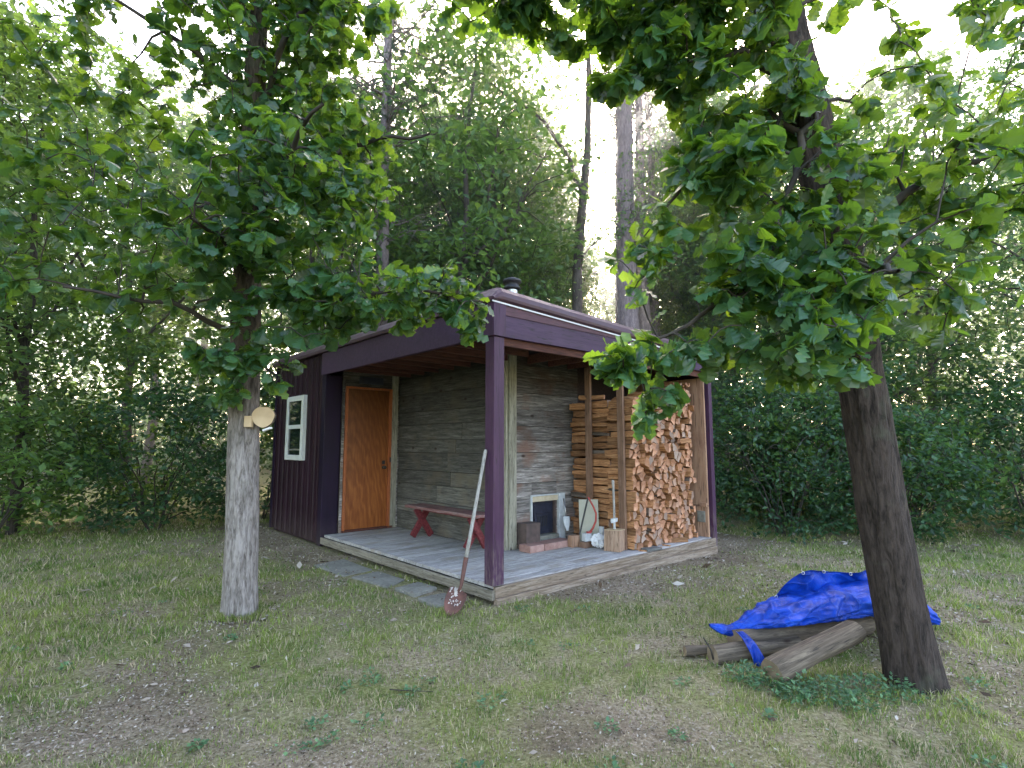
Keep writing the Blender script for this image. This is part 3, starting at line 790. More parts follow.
fs = [(i * (nv + 1) + j, i * (nv + 1) + j + 1, (i + 1) * (nv + 1) + j + 1, (i + 1) * (nv + 1) + j) for i in range(nu) for j in range(nv)]
mb = MB(); mb.add(vs, fs, 0, True); bl = mb.build('blade', M_rust, sh); so_ = bl.modifiers.new('s', 'SOLIDIFY'); so_.thickness = .004
mb = MB(); rr2 = random.Random(5)
for i in range(34):
    t_ = rr2.uniform(.10, .262); u = rr2.uniform(-.08, .0) if t_ > .17 else rr2.uniform(-.05, .06)
    c = p0 + bax * t_ + side * u - nrm * (.034 * (1 - (u / .098) ** 2) * (.25 + .75 * t_ / .265) - .006); r_ = rr2.uniform(.004, .012) * (1.9 if t_ > .2 else 1)
    q_ = [c + side * (math.cos(a_) * r_ * rr2.uniform(.5, 1.3)) + bax * (math.sin(a_) * r_ * rr2.uniform(.5, 1.4)) for a_ in [j * 1.047 for j in range(6)]]
    mb.add(q_ + [c + nrm * r_ * .45], [(j, (j + 1) % 6, 6) for j in range(6)])
mb.build('dried_mud', M_mud, sh)

# chopping block and axe
cbk = T('chopping_block', 'square split wooden chopping block standing on the deck before the stack', 'chopping block', 2.24, .29, ZD, .25)
mb = MB(); mb.add([(-.10, -.11, 0), (.115, -.10, 0), (.11, .12, 0), (-.11, .105, 0), (-.095, -.115, .262), (.105, -.105, .258), (.10, .11, .263), (-.10, .10, .255)],
                  [(0, 3, 2, 1), (0, 1, 5, 4), (1, 2, 6, 5), (2, 3, 7, 6), (3, 0, 4, 7)]); mb.build('block_side', M_blockside, cbk, .006)
mb = MB(); mb.box(-.092, .098, -.108, .104, .25, .2635); mb.build('block_top', M_slice, cbk, .004)
axe = T('splitting_maul', 'grey handled splitting maul standing on the chopping block', 'maul', 2.24, .29, ZD + .264, .25)
mb = MB(); mb.tube([(0, 0, 0.03), (.0, 0, .2), (-.012, 0, .5), (-.02, 0, .60), (-.026, 0, .62)], [.014, .015, .016, .02, .012], 10, ell=.75); mb.build('handle', M_handle, axe)
mb = MB(); mb.add([(-.09, -.012, .085), (-.09, .012, .085), (-.09, .012, .14), (-.09, -.012, .14), (-.02, -.025, .09), (-.02, .025, .09), (-.02, .025, .135), (-.02, -.025, .135),
                   (.06, -.022, .09), (.06, .022, .09), (.06, .022, .135), (.06, -.022, .135)],
                  [(0, 1, 2, 3), (0, 4, 5, 1), (1, 5, 6, 2), (2, 6, 7, 3), (3, 7, 4, 0), (4, 8, 9, 5), (5, 9, 10, 6), (6, 10, 11, 7), (7, 11, 8, 4), (8, 11, 10, 9)])
mb.box(-.012, .012, -.012, .012, 0.001, .09); mb.build('head', M_pale, axe, .003)

# hearth brick slab, side brick, blocks
def boxthing(name, label, cat, X, Y, z, dims, mat, rz=0, bevel=.008, group=None, rough=.0):
    mb = MB(); a, b, c = dims; mb.box(-a / 2, a / 2, -b / 2, b / 2, 0, c)
    o = mb.build(name, mat, None, bevel); o.location = W(X, Y, z); o.rotation_euler = (0, 0, TH + rz); return tag(o, label, cat, group)
boxthing('hearth_brick', 'long dusty pink brick, right one of the two before the stove mouth', 'brick', 1.80, .96, ZD, (.52, .22, .085), M_brick, .02)
boxthing('hearth_brick', 'short pink brick, left end of the hearth under the stove mouth', 'brick', 1.41, .95, ZD, (.24, .21, .088), M_brick, -.03)
boxthing('sooty_block', 'dark sooty block against the wall left of the stove mouth', 'block', 1.50, 1.10, ZD, (.25, .18, .33), M_darkbrick, 0)
boxthing('wood_offcut', 'short brown wood offcut beside the pink hearth brick', 'offcut', 2.13, .68, ZD, (.17, .11, .075), M_slat, .1)
boxthing('wood_offcut', 'light brown offcut block stacked under the saw', 'offcut', 2.03, .80, ZD + .001, (.14, .09, .15), M_ply, -.1)
boxthing('pale_brick', 'pale grey brick lying at the foot of the bow saw', 'brick', 2.13, .66, ZD + .08, (.11, .08, .10), M_pale, -.1)
o = boxthing('beige_panel', 'beige cement panel leaning on the log stack behind the bow saw', 'panel', 2.37, .98, ZD + .004, (.26, .012, .60), M_panel, -.62, .002)
o.rotation_euler = (R(-9), 0, TH - .74); o.location = W(2.235, .70, ZD + .004)
boxthing('steel_offcut', 'narrow pale steel offcut upright at the right edge of the beige panel', 'offcut', 2.31, .56, ZD, (.035, .06, .26), M_pale, 0, .003)
# bow saw
bs = T('bow_saw', 'red bow saw with black blade leaning upright on the beige panel', 'saw', 2.14, .66, ZD + .165, -.74)
mb = MB(); arc = [(-.13, 0, .02), (.02, 0, .03), (.09, 0, .10), (.125, 0, .20), (.13, 0, .30), (.09, 0, .40), (.045, 0, .50), (.03, 0, .53)]
mb = MB(); mb.tube([(.03, 0, .02), (.075, 0, .08), (.115, 0, .17), (.12, 0, .27), (.085, 0, .36), (.03, 0, .46), (.02, 0, .48)], [.014, .014, .013, .012, .012, .013, .010], 10); mb.build('frame', M_red, bs)
mb = MB(); mb.bar((-.10, 0, .0), (.02, 0, .485), .003, .024, up=(1, 0, .2)); mb.build('blade', M_black, bs)
mb = MB(); mb.tube([(-.01, -.0, .02), (.03, 0, .02), (.06, 0, .05)], [.02, .022, .018], 8); mb.build('grip', M_red, bs)
# ash shovel
af = T('fireplace_shovel', 'small grey metal fireplace shovel leaning by the pale stove jamb', 'shovel', 2.10, .97, ZD + .18, -.1)
mb = MB(); mb.tube([(0, .02, .17), (.02, .10, .42)], [.008, .009], 8); mb.build('handle', M_steel, af)
vs = []; 
for i in range(9):
    t_ = i / 8; hw = .062 * math.sin(max(.12, t_) * math.pi * .62 + .2)
    for j in range(5):
        u = j / 2 - 1; vs.append((u * hw, .02 * t_ - .012 * (1 - u * u), t_ * .19 + .0))
mb = MB(); mb.add(vs, [(i * 5 + j, i * 5 + j + 1, (i + 1) * 5 + j + 1, (i + 1) * 5 + j) for i in range(8) for j in range(4)], 0, True)
b = mb.build('blade', M_pale, af); q = b.modifiers.new('s', 'SOLIDIFY'); q.thickness = .003
# crumpled paper
def crumple(name, label, cat, loc, r, mat, seed, sq=(1, 1, 1)):
    rs = np.random.default_rng(seed); n = 16; V_ = []
    for i in range(n + 1):
        for j in range(2 * n):
            th, ph = math.pi * i / n, math.pi * j / n
            V_.append((math.sin(th) * math.cos(ph), math.sin(th) * math.sin(ph), math.cos(th)))
    V_ = np.array(V_); rad = 1 - .65 * np.abs(vnoise(V_ * 2.1 + seed, 1.6) - .5) * 2 - .2 * vnoise(V_ * 7, 1.0, seed)
    V_ = V_ * rad[:, None] * r * np.array(sq); V_[:, 2] -= V_[:, 2].min()
    F_ = [(i * 2 * n + j, i * 2 * n + (j + 1) % (2 * n), (i + 1) * 2 * n + (j + 1) % (2 * n), (i + 1) * 2 * n + j) for i in range(n) for j in range(2 * n)]
    o = obj(name, np_mesh(name, V_, F_, mat, False)); o.location = loc; return tag(o, label, cat)
crumple('crumpled_paper', 'crumpled white paper lying left of the chopping block', 'paper', W(2.20, .52, ZD), .115, M_paper, 3, (1.1, .7, 1.0))
crumple('rag', 'dark little rag wedged between paper and chopping block', 'rag', W(2.33, .46, ZD), .07, M_greyslate, 9, (1, .8, 1.1))
# flat wedge on the deck
mb = MB(); mb.add([(-.15, -.06, 0), (.15, -.05, 0), (.17, .05, 0), (-.14, .06, 0), (-.15, -.06, .03), (.14, -.05, .022), (.16, .05, .02), (-.14, .055, .032)],
                  [(0, 3, 2, 1), (4, 5, 6, 7), (0, 1, 5, 4), (1, 2, 6, 5), (2, 3, 7, 6), (3, 0, 4, 7)])
o = mb.build('flat_slat', M_greyslate, None, .003); o.location = W(2.62, .0, ZD); o.rotation_euler = (0, 0, TH - .1); tag(o, 'flat dark grey slat lying on the deck edge by the stack', 'slat')
for X, Y, s_ in ((2.45, .02, .05), (3.0, .03, .06), (2.8, -.02, .035)):
    mb = MB(); mb.add([(-s_, -.012, 0), (s_, -.014, 0), (s_ * .9, .014, 0), (-s_ * .8, .012, 0), (-s_, -.01, .012), (s_, -.01, .016), (s_ * .9, .01, .012), (-s_ * .8, .01, .016)],
                      [(0, 3, 2, 1), (4, 5, 6, 7), (0, 1, 5, 4), (1, 2, 6, 5), (2, 3, 7, 6), (3, 0, 4, 7)])
    o = mb.build('wood_chip', M_logside); o.location = W(X, Y, ZD + .001); o.rotation_euler = (0, 0, X * 5); tag(o, 'small split wood chip dropped on the deck before the stack', 'wood chip', 'wood chips on the deck')

# pavers beside the deck
def paver(poly, z1_, label, seed):
    rr = random.Random(seed); n = len(poly); mb = MB()
    cx_ = sum(p[0] for p in poly) / n; cy_ = sum(p[1] for p in poly) / n; q = []
    for i in range(n):
        a, b = poly[i], poly[(i + 1) % n]
        for k in range(4):
            t_ = k / 4; q.append((a[0] + (b[0] - a[0]) * t_ - cx_ + rr.uniform(-.006, .006), a[1] + (b[1] - a[1]) * t_ - cy_ + rr.uniform(-.006, .006)))
    m = len(q); vs = [(x, y, -.05) for x, y in q] + [(x, y, 0.0) for x, y in q]
    ar = sum(q[i][0] * q[(i + 1) % m][1] - q[(i + 1) % m][0] * q[i][1] for i in range(m))
    if ar < 0: q = q[::-1]; vs = [(x, y, -.05) for x, y in q] + [(x, y, 0.0) for x, y in q]
    mb.add(vs, [tuple(range(m))[::-1], tuple(range(m, 2 * m))] + [(i, (i + 1) % m, m + (i + 1) % m, m + i) for i in range(m)])
    o = mb.build('paving_slab', M_conc, None, .008); o.location = W(cx_, cy_, z1_); o.rotation_euler = (rr.uniform(-.015, .015), rr.uniform(-.015, .015), TH); tag(o, label, 'paver')
paver([(-.46, 1.06), (-.14, 1.12), (-.12, .78), (-.44, .71)], .022, 'square grey slab, second nearest to the corner post along the deck', 1)
paver([(-.48, .60), (-.17, .60), (-.17, .30), (-.49, .26)], .012, 'square grey slab nearest the shovel beside the deck', 2)
paver([(-.56, 1.86), (-.19, 1.93), (-.17, 1.36), (-.48, 1.20)], .006, 'long mossy slab, middle of the row beside the deck', 3)
paver([(-.64, 2.76), (-.20, 2.85), (-.18, 2.08), (-.60, 2.0)], .003, 'long mossy slab farthest along the deck towards the siding', 4)
PAVE = [(-.52, -.14, .24, 1.14), (-.62, -.14, 1.2, 2.8)]

# ------------------------------------------------------------------ trees: skeleton grown towards leaf clusters
OAK_ST = [0, .10, .17, .26, .33, .43, .51, .63, .72, .86, 1.0]
OAK_HW = [.006, .012, .08, .19, .115, .29, .17, .38, .25, .29, 0.0]
def leaf_template(st, hw, fold=.18, curl=.16, wav=.0):
    V_ = []; n = len(st)
    for i, (x, h_) in enumerate(zip(st, hw)):
        zc = -curl * x * x
        V_ += [(x, h_, zc - fold * h_ + wav * (i % 2)), (x, 0, zc), (x, -h_, zc - fold * h_ + wav * ((i + 1) % 2))]
    F_ = []
    for i in range(n - 1):
        a = 3 * i; F_ += [(a, a + 1, a + 4, a + 3), (a + 1, a + 2, a + 5, a + 4)]
    return np.array(V_), np.array(F_)
TOAK = leaf_template(OAK_ST, OAK_HW, .25, .22, .02)
OAKS = [TOAK, leaf_template(OAK_ST, [.006, .012, .06, .15, .07, .23, .10, .33, .17, .24, 0], .05, .45, .05),
        leaf_template(OAK_ST, [.006, .012, .10, .21, .14, .33, .22, .42, .33, .27, 0], -.12, .10, .03), leaf_template([x * .9 for x in OAK_ST], [.006, .012, .05, .12, .08, .26, .15, .40, .30, .33, 0], .55, .30, -.03)]
TSIMPLE = (np.array([(0, 0, 0), (.5, .30, -.03), (1, 0, -.12), (.5, -.30, -.03)]), np.array([(0, 3, 2, 1)]))
TSIMPLE = (np.array([(0, 0, 0), (.45, .28, .05), (1, 0, -.10), (.45, -.28, .05)]), None)
def unit(a): return a / np.maximum(np.linalg.norm(a, axis=1, keepdims=True), 1e-9)
def place(tmpl, pos, axis, nrm, size):
    V_, F_ = tmpl; axis = unit(axis); sd = unit(np.cross(nrm, axis)); nr = np.cross(axis, sd)
    out = pos[:, None, :] + size[:, None, None] * (V_[None, :, 0:1] * axis[:, None] + V_[None, :, 1:2] * sd[:, None] + V_[None, :, 2:3] * nr[:, None])
    n, k = len(pos), len(V_)
    if F_ is None:
        F0 = np.array([(0, 3, 2), (0, 2, 1)])
    else: F0 = F_
    F2 = (F0[None] + (np.arange(n) * k)[:, None, None]).reshape(-1, F0.shape[1])
    return out.reshape(-1, 3), F2

def grow(trunk, rtrunk, clusters, seed, twig_r=.005, back=.55, sag=.12, step=.22, mains=()):
    """trunk: polyline points; clusters: (n,3). returns tubes [(pts,radii)], and per cluster (end, direction)"""
    rs = np.random.default_rng(seed)
    nodes = []; nrad = []
    T_ = np.array(trunk, float); L_ = [0]
    def addpoly(P, r0, r1):
        P = np.asarray(P, float)
        for i in range(len(P) - 1):
            m = max(2, int(np.linalg.norm(P[i + 1] - P[i]) / .12))
            for k in range(m):
                t_ = k / m; nodes.append(P[i] * (1 - t_) + P[i + 1] * t_); nrad.append(r0 + (r1 - r0) * ((i + t_) / (len(P) - 1)))
    tubes = []
    low = T_
    addpoly(T_, rtrunk[0], rtrunk[1])
    tstart = 0
    for P, r0, r1 in mains:
        P = np.array(P, float); 
        # smooth it
        Q = [P[0]]
        for i in range(len(P) - 1):
            for k in range(1, 5):
                t_ = k / 4; Q.append(P[i] * (1 - t_) + P[i + 1] * t_)
        Q = np.array(Q); Q[1:-1] += rs.normal(0, .02, (len(Q) - 2, 3))
        tubes.append((Q, np.linspace(r0, r1, len(Q)))); addpoly(Q, r0, r1)
    N = np.array(nodes); NRD = np.array(nrad)
    root = T_[0]
    ends = []
    d0 = np.array([np.min(np.linalg.norm(N - c, axis=1)) for c in clusters])
    axisxy = None
    for ci in np.argsort(d0):
        c = clusters[ci]
        dv = N - c; d = np.linalg.norm(dv, axis=1)
        # prefer attachment points that lie lower than the cluster and nearer the trunk
        cost = d + .45 * np.maximum(0, N[:, 2] - c[2] + .1) + (NRD < twig_r * 1.6) * .12 * back
        j = int(np.argmin(cost)); a = N[j]; r0 = min(NRD[j] * .7, .012 + .018 * d[j]); L = d[j]
        m = max(3, int(L / step) + 1)
        t_ = np.linspace(0, 1, m + 1)[:, None]
        P = a * (1 - t_) + c * t_
        P[:, 2] += (sag * L * np.sin(t_[:, 0] * math.pi))
        P[1:-1] += rs.normal(0, .035 * min(1, L), (m - 1, 3))
        rad = np.linspace(max(r0, twig_r), twig_r, m + 1)
        tubes.append((P, rad))
        N = np.vstack([N, P[1:]]); NRD = np.concatenate([NRD, rad[1:]])
        dr = P[-1] - P[-2]; ends.append((P, dr / max(np.linalg.norm(dr), 1e-6)))
    return tubes, ends

def ell(c, r, n, rs, shell=0.0):
    P = rs.normal(0, 1, (n, 3)); P = unit(P) * (shell + (1 - shell) * rs.random((n, 1)) ** (1 / 3))
    return np.array(c) + P * np.array(r)

def trunk_mesh(name, P, rad, mat, parent, n=28, rough=.10, seed=0, flare=0):
    """tapered trunk with ridged bark in its surface"""
    P = np.array(P, float); rad = np.array(rad, float)
    cum = np.concatenate([[0], np.cumsum(np.linalg.norm(np.diff(P, axis=0), axis=1))])
    m = max(8, int(cum[-1] / (.045 if n > 40 else .16))); s_ = np.linspace(0, cum[-1], m)
    C_ = np.stack([np.interp(s_, cum, P[:, k]) for k in range(3)], 1); r_ = np.interp(s_, cum, rad)
    if flare: r_ = r_ * (1 + flare * np.exp(-s_ / .16))
    a = np.linspace(0, 2 * np.pi, n, endpoint=False)
    lob = np.clip(np.cos(a * 2.5 + seed) + .6 * np.cos(a * 4 + seed * 2), 0, 2)
    ca, sa = np.cos(a), np.sin(a)
    V_ = np.zeros((m, n, 3))
    q = np.stack([np.tile(ca, m) * 2.2, np.tile(sa, m) * 2.2, np.repeat(s_, n) * 2.0], 1)
    q2 = np.stack([np.tile(ca, m) * 6, np.tile(sa, m) * 6, np.repeat(s_, n) * 3.0], 1)
    nz = (vnoise(q, 1, seed) - .5) * 1.0 + (1 - 2 * np.abs(vnoise(q2, 1, seed + 3) - .5)) * .9 - .5
    nz = nz.reshape(m, n)
    rr_ = r_[:, None] * (1 + rough * nz) * (1 + 1.6 * flare * np.exp(-s_ / .11)[:, None] * lob[None])
    V_[:, :, 0] = C_[:, None, 0] + ca * rr_; V_[:, :, 1] = C_[:, None, 1] + sa * rr_; V_[:, :, 2] = C_[:, None, 2]
    i, k = np.meshgrid(np.arange(m - 1), np.arange(n), indexing='ij'); i = i.ravel(); k = k.ravel(); k2 = (k + 1) % n
    F_ = np.stack([i * n + k, i * n + k2, (i + 1) * n + k2, (i + 1) * n + k], 1)
    return obj(name, np_mesh(name, V_.reshape(-1, 3), F_, mat, True), parent)

def tubes_mesh(name, tubes, mat, nfac=5):
    mb = MB()
    for P, r_ in tubes:
        mb.tube([Vector(p) for p in P], list(r_), 9 if r_[0] > .025 else nfac, 0, False)
    return mb.mesh(name, mat)

def oak_leaves(ends, rs, size=(.10, .17), per=(9, 14), tmpl=TOAK, droop=.3, spread=.8, along=.6, upw=1.0):
    pos, ax, nr, sz = [], [], [], []
    for P, d in ends:
        k = rs.integers(per[0], per[1] + 1)
        L = np.linalg.norm(P[-1] - P[0]); 
        for i in range(k):
            t_ = 1 - rs.random() ** 1.6 * min(1, along / max(L, .01)) if i > 4 else 1.0
            u = t_ * (len(P) - 1); a = int(min(u, len(P) - 2)); p = P[a] + (P[a + 1] - P[a]) * (u - a)
            v = d * .7 + rs.normal(0, spread, 3); v[2] = v[2] * .6 - droop
            pos.append(p); ax.append(v)
            nn = rs.normal(0, .7, 3); nn[2] += upw; nr.append(nn); sz.append(rs.uniform(*size))
    pos, ax, nr, sz = map(np.array, (pos, ax, nr, sz)); sz = sz * np.where(rs.random(len(sz)) < .22, .62, 1.0)
    kind = rs.integers(0, len(OAKS), len(pos)); VV, FF, off = [], [], 0
    for k, tm in enumerate(OAKS):
        m_ = kind == k; v_, f_ = place(tm, pos[m_], ax[m_], nr[m_], sz[m_]); VV.append(v_); FF.append(f_ + off); off += len(v_)
    return np.vstack(VV), np.vstack(FF)

# --- left oak
def left_oak():
    rs = np.random.default_rng(21)
    t = empty('oak_tree', (0, 0, 0)); t.location = (-2.42, 5.04, 0); O = np.array([-2.42, 5.04, 0])
    tag(t, 'big oak at the left with pale furrowed lower trunk and boughs over the shed', 'tree')
    tr = [(0, 0, -.1), (-.01, 0, .6), (-.05, 0, 1.6), (-.09, 0, 2.6), (-.12, .02, 3.6), (-.16, .05, 5.5), (-.16, .12, 7.5), (-.1, .15, 9.2)]
    trunk_mesh('trunk', tr, [.145, .136, .128, .124, .115, .09, .06, .03], M_bark_oak, t, 72, .13, 5, .06)
    mains = [
        ([(-.09, 0, 2.88), (.35, -.1, 2.86), (.9, -.25, 2.80), (1.5, -.4, 2.86), (2.15, -.5, 2.72)], .026, .010),
        ([(-.11, 0, 3.3), (.3, -.45, 3.75), (.7, -.9, 4.0), (1.0, -1.2, 4.05)], .035, .012),
        ([(-.12, 0, 3.9), (.5, .05, 4.3), (1.1, .1, 4.55), (1.6, .1, 4.6)], .035, .012),
        ([(-.09, 0, 2.5), (-.5, -.5, 2.7), (-1.0, -1.0, 2.7)], .03, .010),
        ([(-.14, .02, 4.6), (.3, -.4, 5.2), (.9, -.6, 5.7), (1.4, -.7, 5.9)], .035, .012),
        ([(-.14, .02, 4.9), (-.8, -.2, 5.4), (-1.6, -.3, 5.8)], .035, .012),
        ([(-.12, .02, 3.7), (-.8, .3, 4.0), (-1.5, .5, 4.1)], .035, .012),
        ([(-.16, .05, 5.6), (.4, -.1, 6.5), (1.0, -.1, 7.0)], .03, .012),
        ([(-.1, 0, 3.1), (-.1, -.5, 3.3), (0, -1.1, 3.2)], .03, .01),
    ]
    cl = np.vstack([
        ell((1.25, -.40, 2.84), (.95, .40, .28), 62, rs), ell((.55, -.35, 2.75), (.65, .5, .38), 46, rs), ell((.15, -.4, 2.15), (.38, .3, .26), 9, rs),
        ell((2.0, -.45, 2.62), (.35, .25, .16), 12, rs), ell((-.12, -.35, 2.18), (.34, .28, .28), 22, rs),
        ell((.45, -.6, 3.6), (.85, .8, .6), 125, rs), ell((.55, 0, 4.4), (.62, .7, .65), 105, rs), ell((.1, -.3, 5.3), (.85, .9, .9), 160, rs), ell((.9, 0, 3.9), (.4, .5, .35), 12, rs), ell((.6, -.2, 5.7), (.7, .7, .6), 55, rs),
        ell((-.1, -.1, 6.9), (1.1, 1.0, 1.1), 100, rs), ell((-.1, -.7, 3.2), (.6, .5, .6), 40, rs),
        ell((-1.1, -.5, 3.2), (.9, .9, .8), 70, rs), ell((-1.4, 0, 4.8), (1.1, 1.0, 1.2), 90, rs), ell((-.9, 0, 6.8), (1.2, 1.0, 1.2), 60, rs), ell((0, .9, 4.5), (1.2, .7, 1.4), 40, rs)])
    tubes, ends = grow(tr[2:], (.12, .04), cl, 5, .0046, mains=mains)
    br = obj('branches', tubes_mesh('branches', tubes, M_twig), t)
    V_, F_ = oak_leaves(ends, rs, (.10, .18), (8, 12))
    obj('crown', np_mesh('crown', V_, F_, M_oak), t)
left_oak()

# --- right oak
def right_oak():
    rs = np.random.default_rng(33)
    t = empty('oak_tree', (2.5, 3.7, 0)); O = np.array([2.5, 3.7, 0])
    tag(t, 'dark trunked oak at the right whose low leafy boughs hang before the firewood stack', 'tree')
    w2 = lambda *p: tuple(np.array(p) - O)
    tr = [w2(2.6, 3.7, -.1), w2(2.44, 3.68, 1.2), w2(2.27, 3.62, 2.6), w2(2.17, 3.6, 3.3), w2(2.05, 3.6, 3.95), w2(1.90, 3.6, 4.7), w2(1.75, 3.55, 6.0), w2(1.8, 3.5, 8.5)]
    trunk_mesh('trunk', tr, [.155, .142, .138, .138, .138, .14, .12, .04], M_bark_dark, t, 72, .15, 9, .18)
    mains = [
        ([w2(1.98, 3.58, 4.5), w2(1.78, 3.5, 4.62), w2(1.42, 3.45, 4.58), w2(1.1, 3.4, 4.52), w2(.7, 3.35, 4.60), w2(.1, 3.3, 4.7)], .045, .012),
        ([w2(2.12, 3.55, 3.85), w2(1.95, 3.4, 3.55), w2(1.75, 3.3, 3.1), w2(1.62, 3.25, 2.7), w2(1.5, 3.2, 2.45)], .028, .010),
        ([w2(2.14, 3.55, 3.6), w2(1.85, 3.45, 3.65), w2(1.5, 3.4, 3.5), w2(1.2, 3.4, 3.3), w2(.95, 3.4, 2.95)], .026, .009),
        ([w2(2.2, 3.6, 2.6), w2(1.75, 3.45, 2.55), w2(1.35, 3.4, 2.42), w2(1.05, 3.4, 2.2), w2(.72, 3.35, 2.02)], .026, .007),
        ([w2(2.1, 3.6, 4.0), w2(1.6, 3.5, 4.2), w2(1.2, 3.45, 4.1)], .03, .010),
        ([w2(2.0, 3.6, 4.6), w2(1.5, 3.9, 5.1), w2(.8, 4.1, 5.4), w2(0, 4.2, 5.5)], .035, .012),
        ([w2(2.22, 3.6, 2.5), w2(2.1, 3.0, 2.5), w2(1.9, 2.6, 2.35)], .03, .01),
        ([w2(2.2, 3.6, 2.8), w2(2.8, 3.5, 3.3), w2(3.4, 3.4, 3.5)], .04, .012),
        ([w2(1.9, 3.55, 5.4), w2(2.6, 3.5, 6.0), w2(3.2, 3.5, 6.3)], .04, .012),
    ]
    E = lambda c, r, n, s=0: ell(w2(*c), r, n, rs, s)
    cl = np.vstack([
        E((.58, 3.35, 2.0), (.26, .22, .09), 8), E((.88, 3.38, 1.78), (.20, .2, .12), 6), E((.95, 3.35, 2.08), (.22, .2, .12), 7),
        E((.84, 3.4, 2.6), (.18, .25, .26), 6), E((.95, 3.45, 2.95), (.22, .3, .25), 6),
        E((1.45, 3.25, 2.62), (.34, .4, .34), 36), E((1.75, 3.1, 2.40), (.36, .5, .42), 52), E((1.7, 3.0, 2.02), (.30, .4, .16), 20), E((1.32, 3.3, 2.15), (.22, .3, .15), 10),
        E((1.45, 3.4, 3.3), (.42, .45, .36), 44), E((1.85, 3.2, 3.0), (.35, .4, .4), 26), E((1.55, 3.4, 3.9), (.50, .5, .35), 44),
        E((1.2, 3.35, 4.5), (.65, .5, .32), 64), E((.45, 3.35, 4.5), (.55, .45, .26), 46), E((0.0, 3.3, 4.55), (.35, .4, .22), 18), E((.85, 3.5, 4.15), (.35, .4, .22), 22), E((1.3, 3.4, 4.2), (.5, .5, .3), 30), E((-.2, 3.5, 4.75), (.3, .4, .15), 10),
        E((.5, 3.9, 5.3), (1.0, .6, .4), 40), E((1.8, 3.6, 5.6), (1.0, .9, .7), 60),
        E((2.7, 3.3, 2.9), (.6, .7, .7), 50), E((3.2, 3.4, 3.8), (.8, .8, .9), 60), E((2.8, 3.5, 5.6), (1.1, 1.0, 1.1), 60), E((1.8, 3.5, 7.4), (1.3, 1.2, 1.1), 50)])
    tubes, ends = grow(tr[2:], (.14, .05), cl, 6, .0045, mains=mains)
    obj('branches', tubes_mesh('branches', tubes, M_twig), t)
    V_, F_ = oak_leaves(ends, rs, (.10, .18), (9, 13), spread=.75)
    obj('crown', np_mesh('crown', V_, F_, M_oak), t)
right_oak()

# --- woodland trees: a few grown shapes, copied as individuals
def simple_leaves(ends, rs, n, spread, size, tmpl=TSIMPLE, flat=.6):
    C_ = np.array([e[0][-1] for e in ends]); k = len(C_)
    idx = np.repeat(np.arange(k), n); m = len(idx)
    pos = C_[idx] + rs.normal(0, 1, (m, 3)) * spread * np.array([1, 1, .6])
    ax = rs.normal(0, 1, (m, 3)); ax[:, 2] = ax[:, 2] * .6 - .2
    nr = rs.normal(0, flat, (m, 3)); nr[:, 2] += 1
    return place(tmpl, pos, ax, nr, rs.uniform(*size, m))

def leafy_variant(seed, H=12, r=.12, crown=(2.2, 2.2, 4.2), cz=8, nclu=230, per=34, leafs=(.12, .20), spread=.34, forks=3, mat=M_bgleaf, low=()):
    rs = np.random.default_rng(seed)
    bend = rs.normal(0, .35, 2)
    tr = [(0, 0, -.3)] + [(bend[0] * (z / H) ** 1.5 + rs.normal(0, .06), bend[1] * (z / H) ** 1.5 + rs.normal(0, .06), z) for z in np.linspace(1.2, H * .95, 9)]
    mains = []
    for k in range(forks):
        z0 = rs.uniform(cz - crown[2] * .9, cz); a = rs.uniform(0, 6.28); i = np.argmin([abs(p[2] - z0) for p in tr]); p = np.array(tr[i])
        d = np.array([math.cos(a), math.sin(a), .9])
        mains.append(([tuple(p), tuple(p + d * crown[0] * .4 + rs.normal(0, .1, 3)), tuple(p + d * crown[0] * .8 * np.array([1, 1, 1.2]) + rs.normal(0, .15, 3))], r * .45, r * .15))
    cl = ell((bend[0] * .5, bend[1] * .5, cz), crown, nclu, rs, .15)
    for c, rr_, n in low: cl = np.vstack([cl, ell(c, rr_, n, rs)])
    tubes, ends = grow(tr, (r, r * .2), cl, seed, .006, mains=mains, step=.5)
    V_, F_ = simple_leaves(ends, rs, per, spread, leafs)
    tm = trunk_mesh('trunk', tr, np.linspace(r * 1.15, r * .15, len(tr)), M_bark_bg, None, 14, .1, seed, .3)
    bm_ = obj('branches', tubes_mesh('branches', tubes, M_bark_bg, 4)); cm = obj('crown', np_mesh('crown', V_, F_, mat))
    return [tm, bm_, cm]
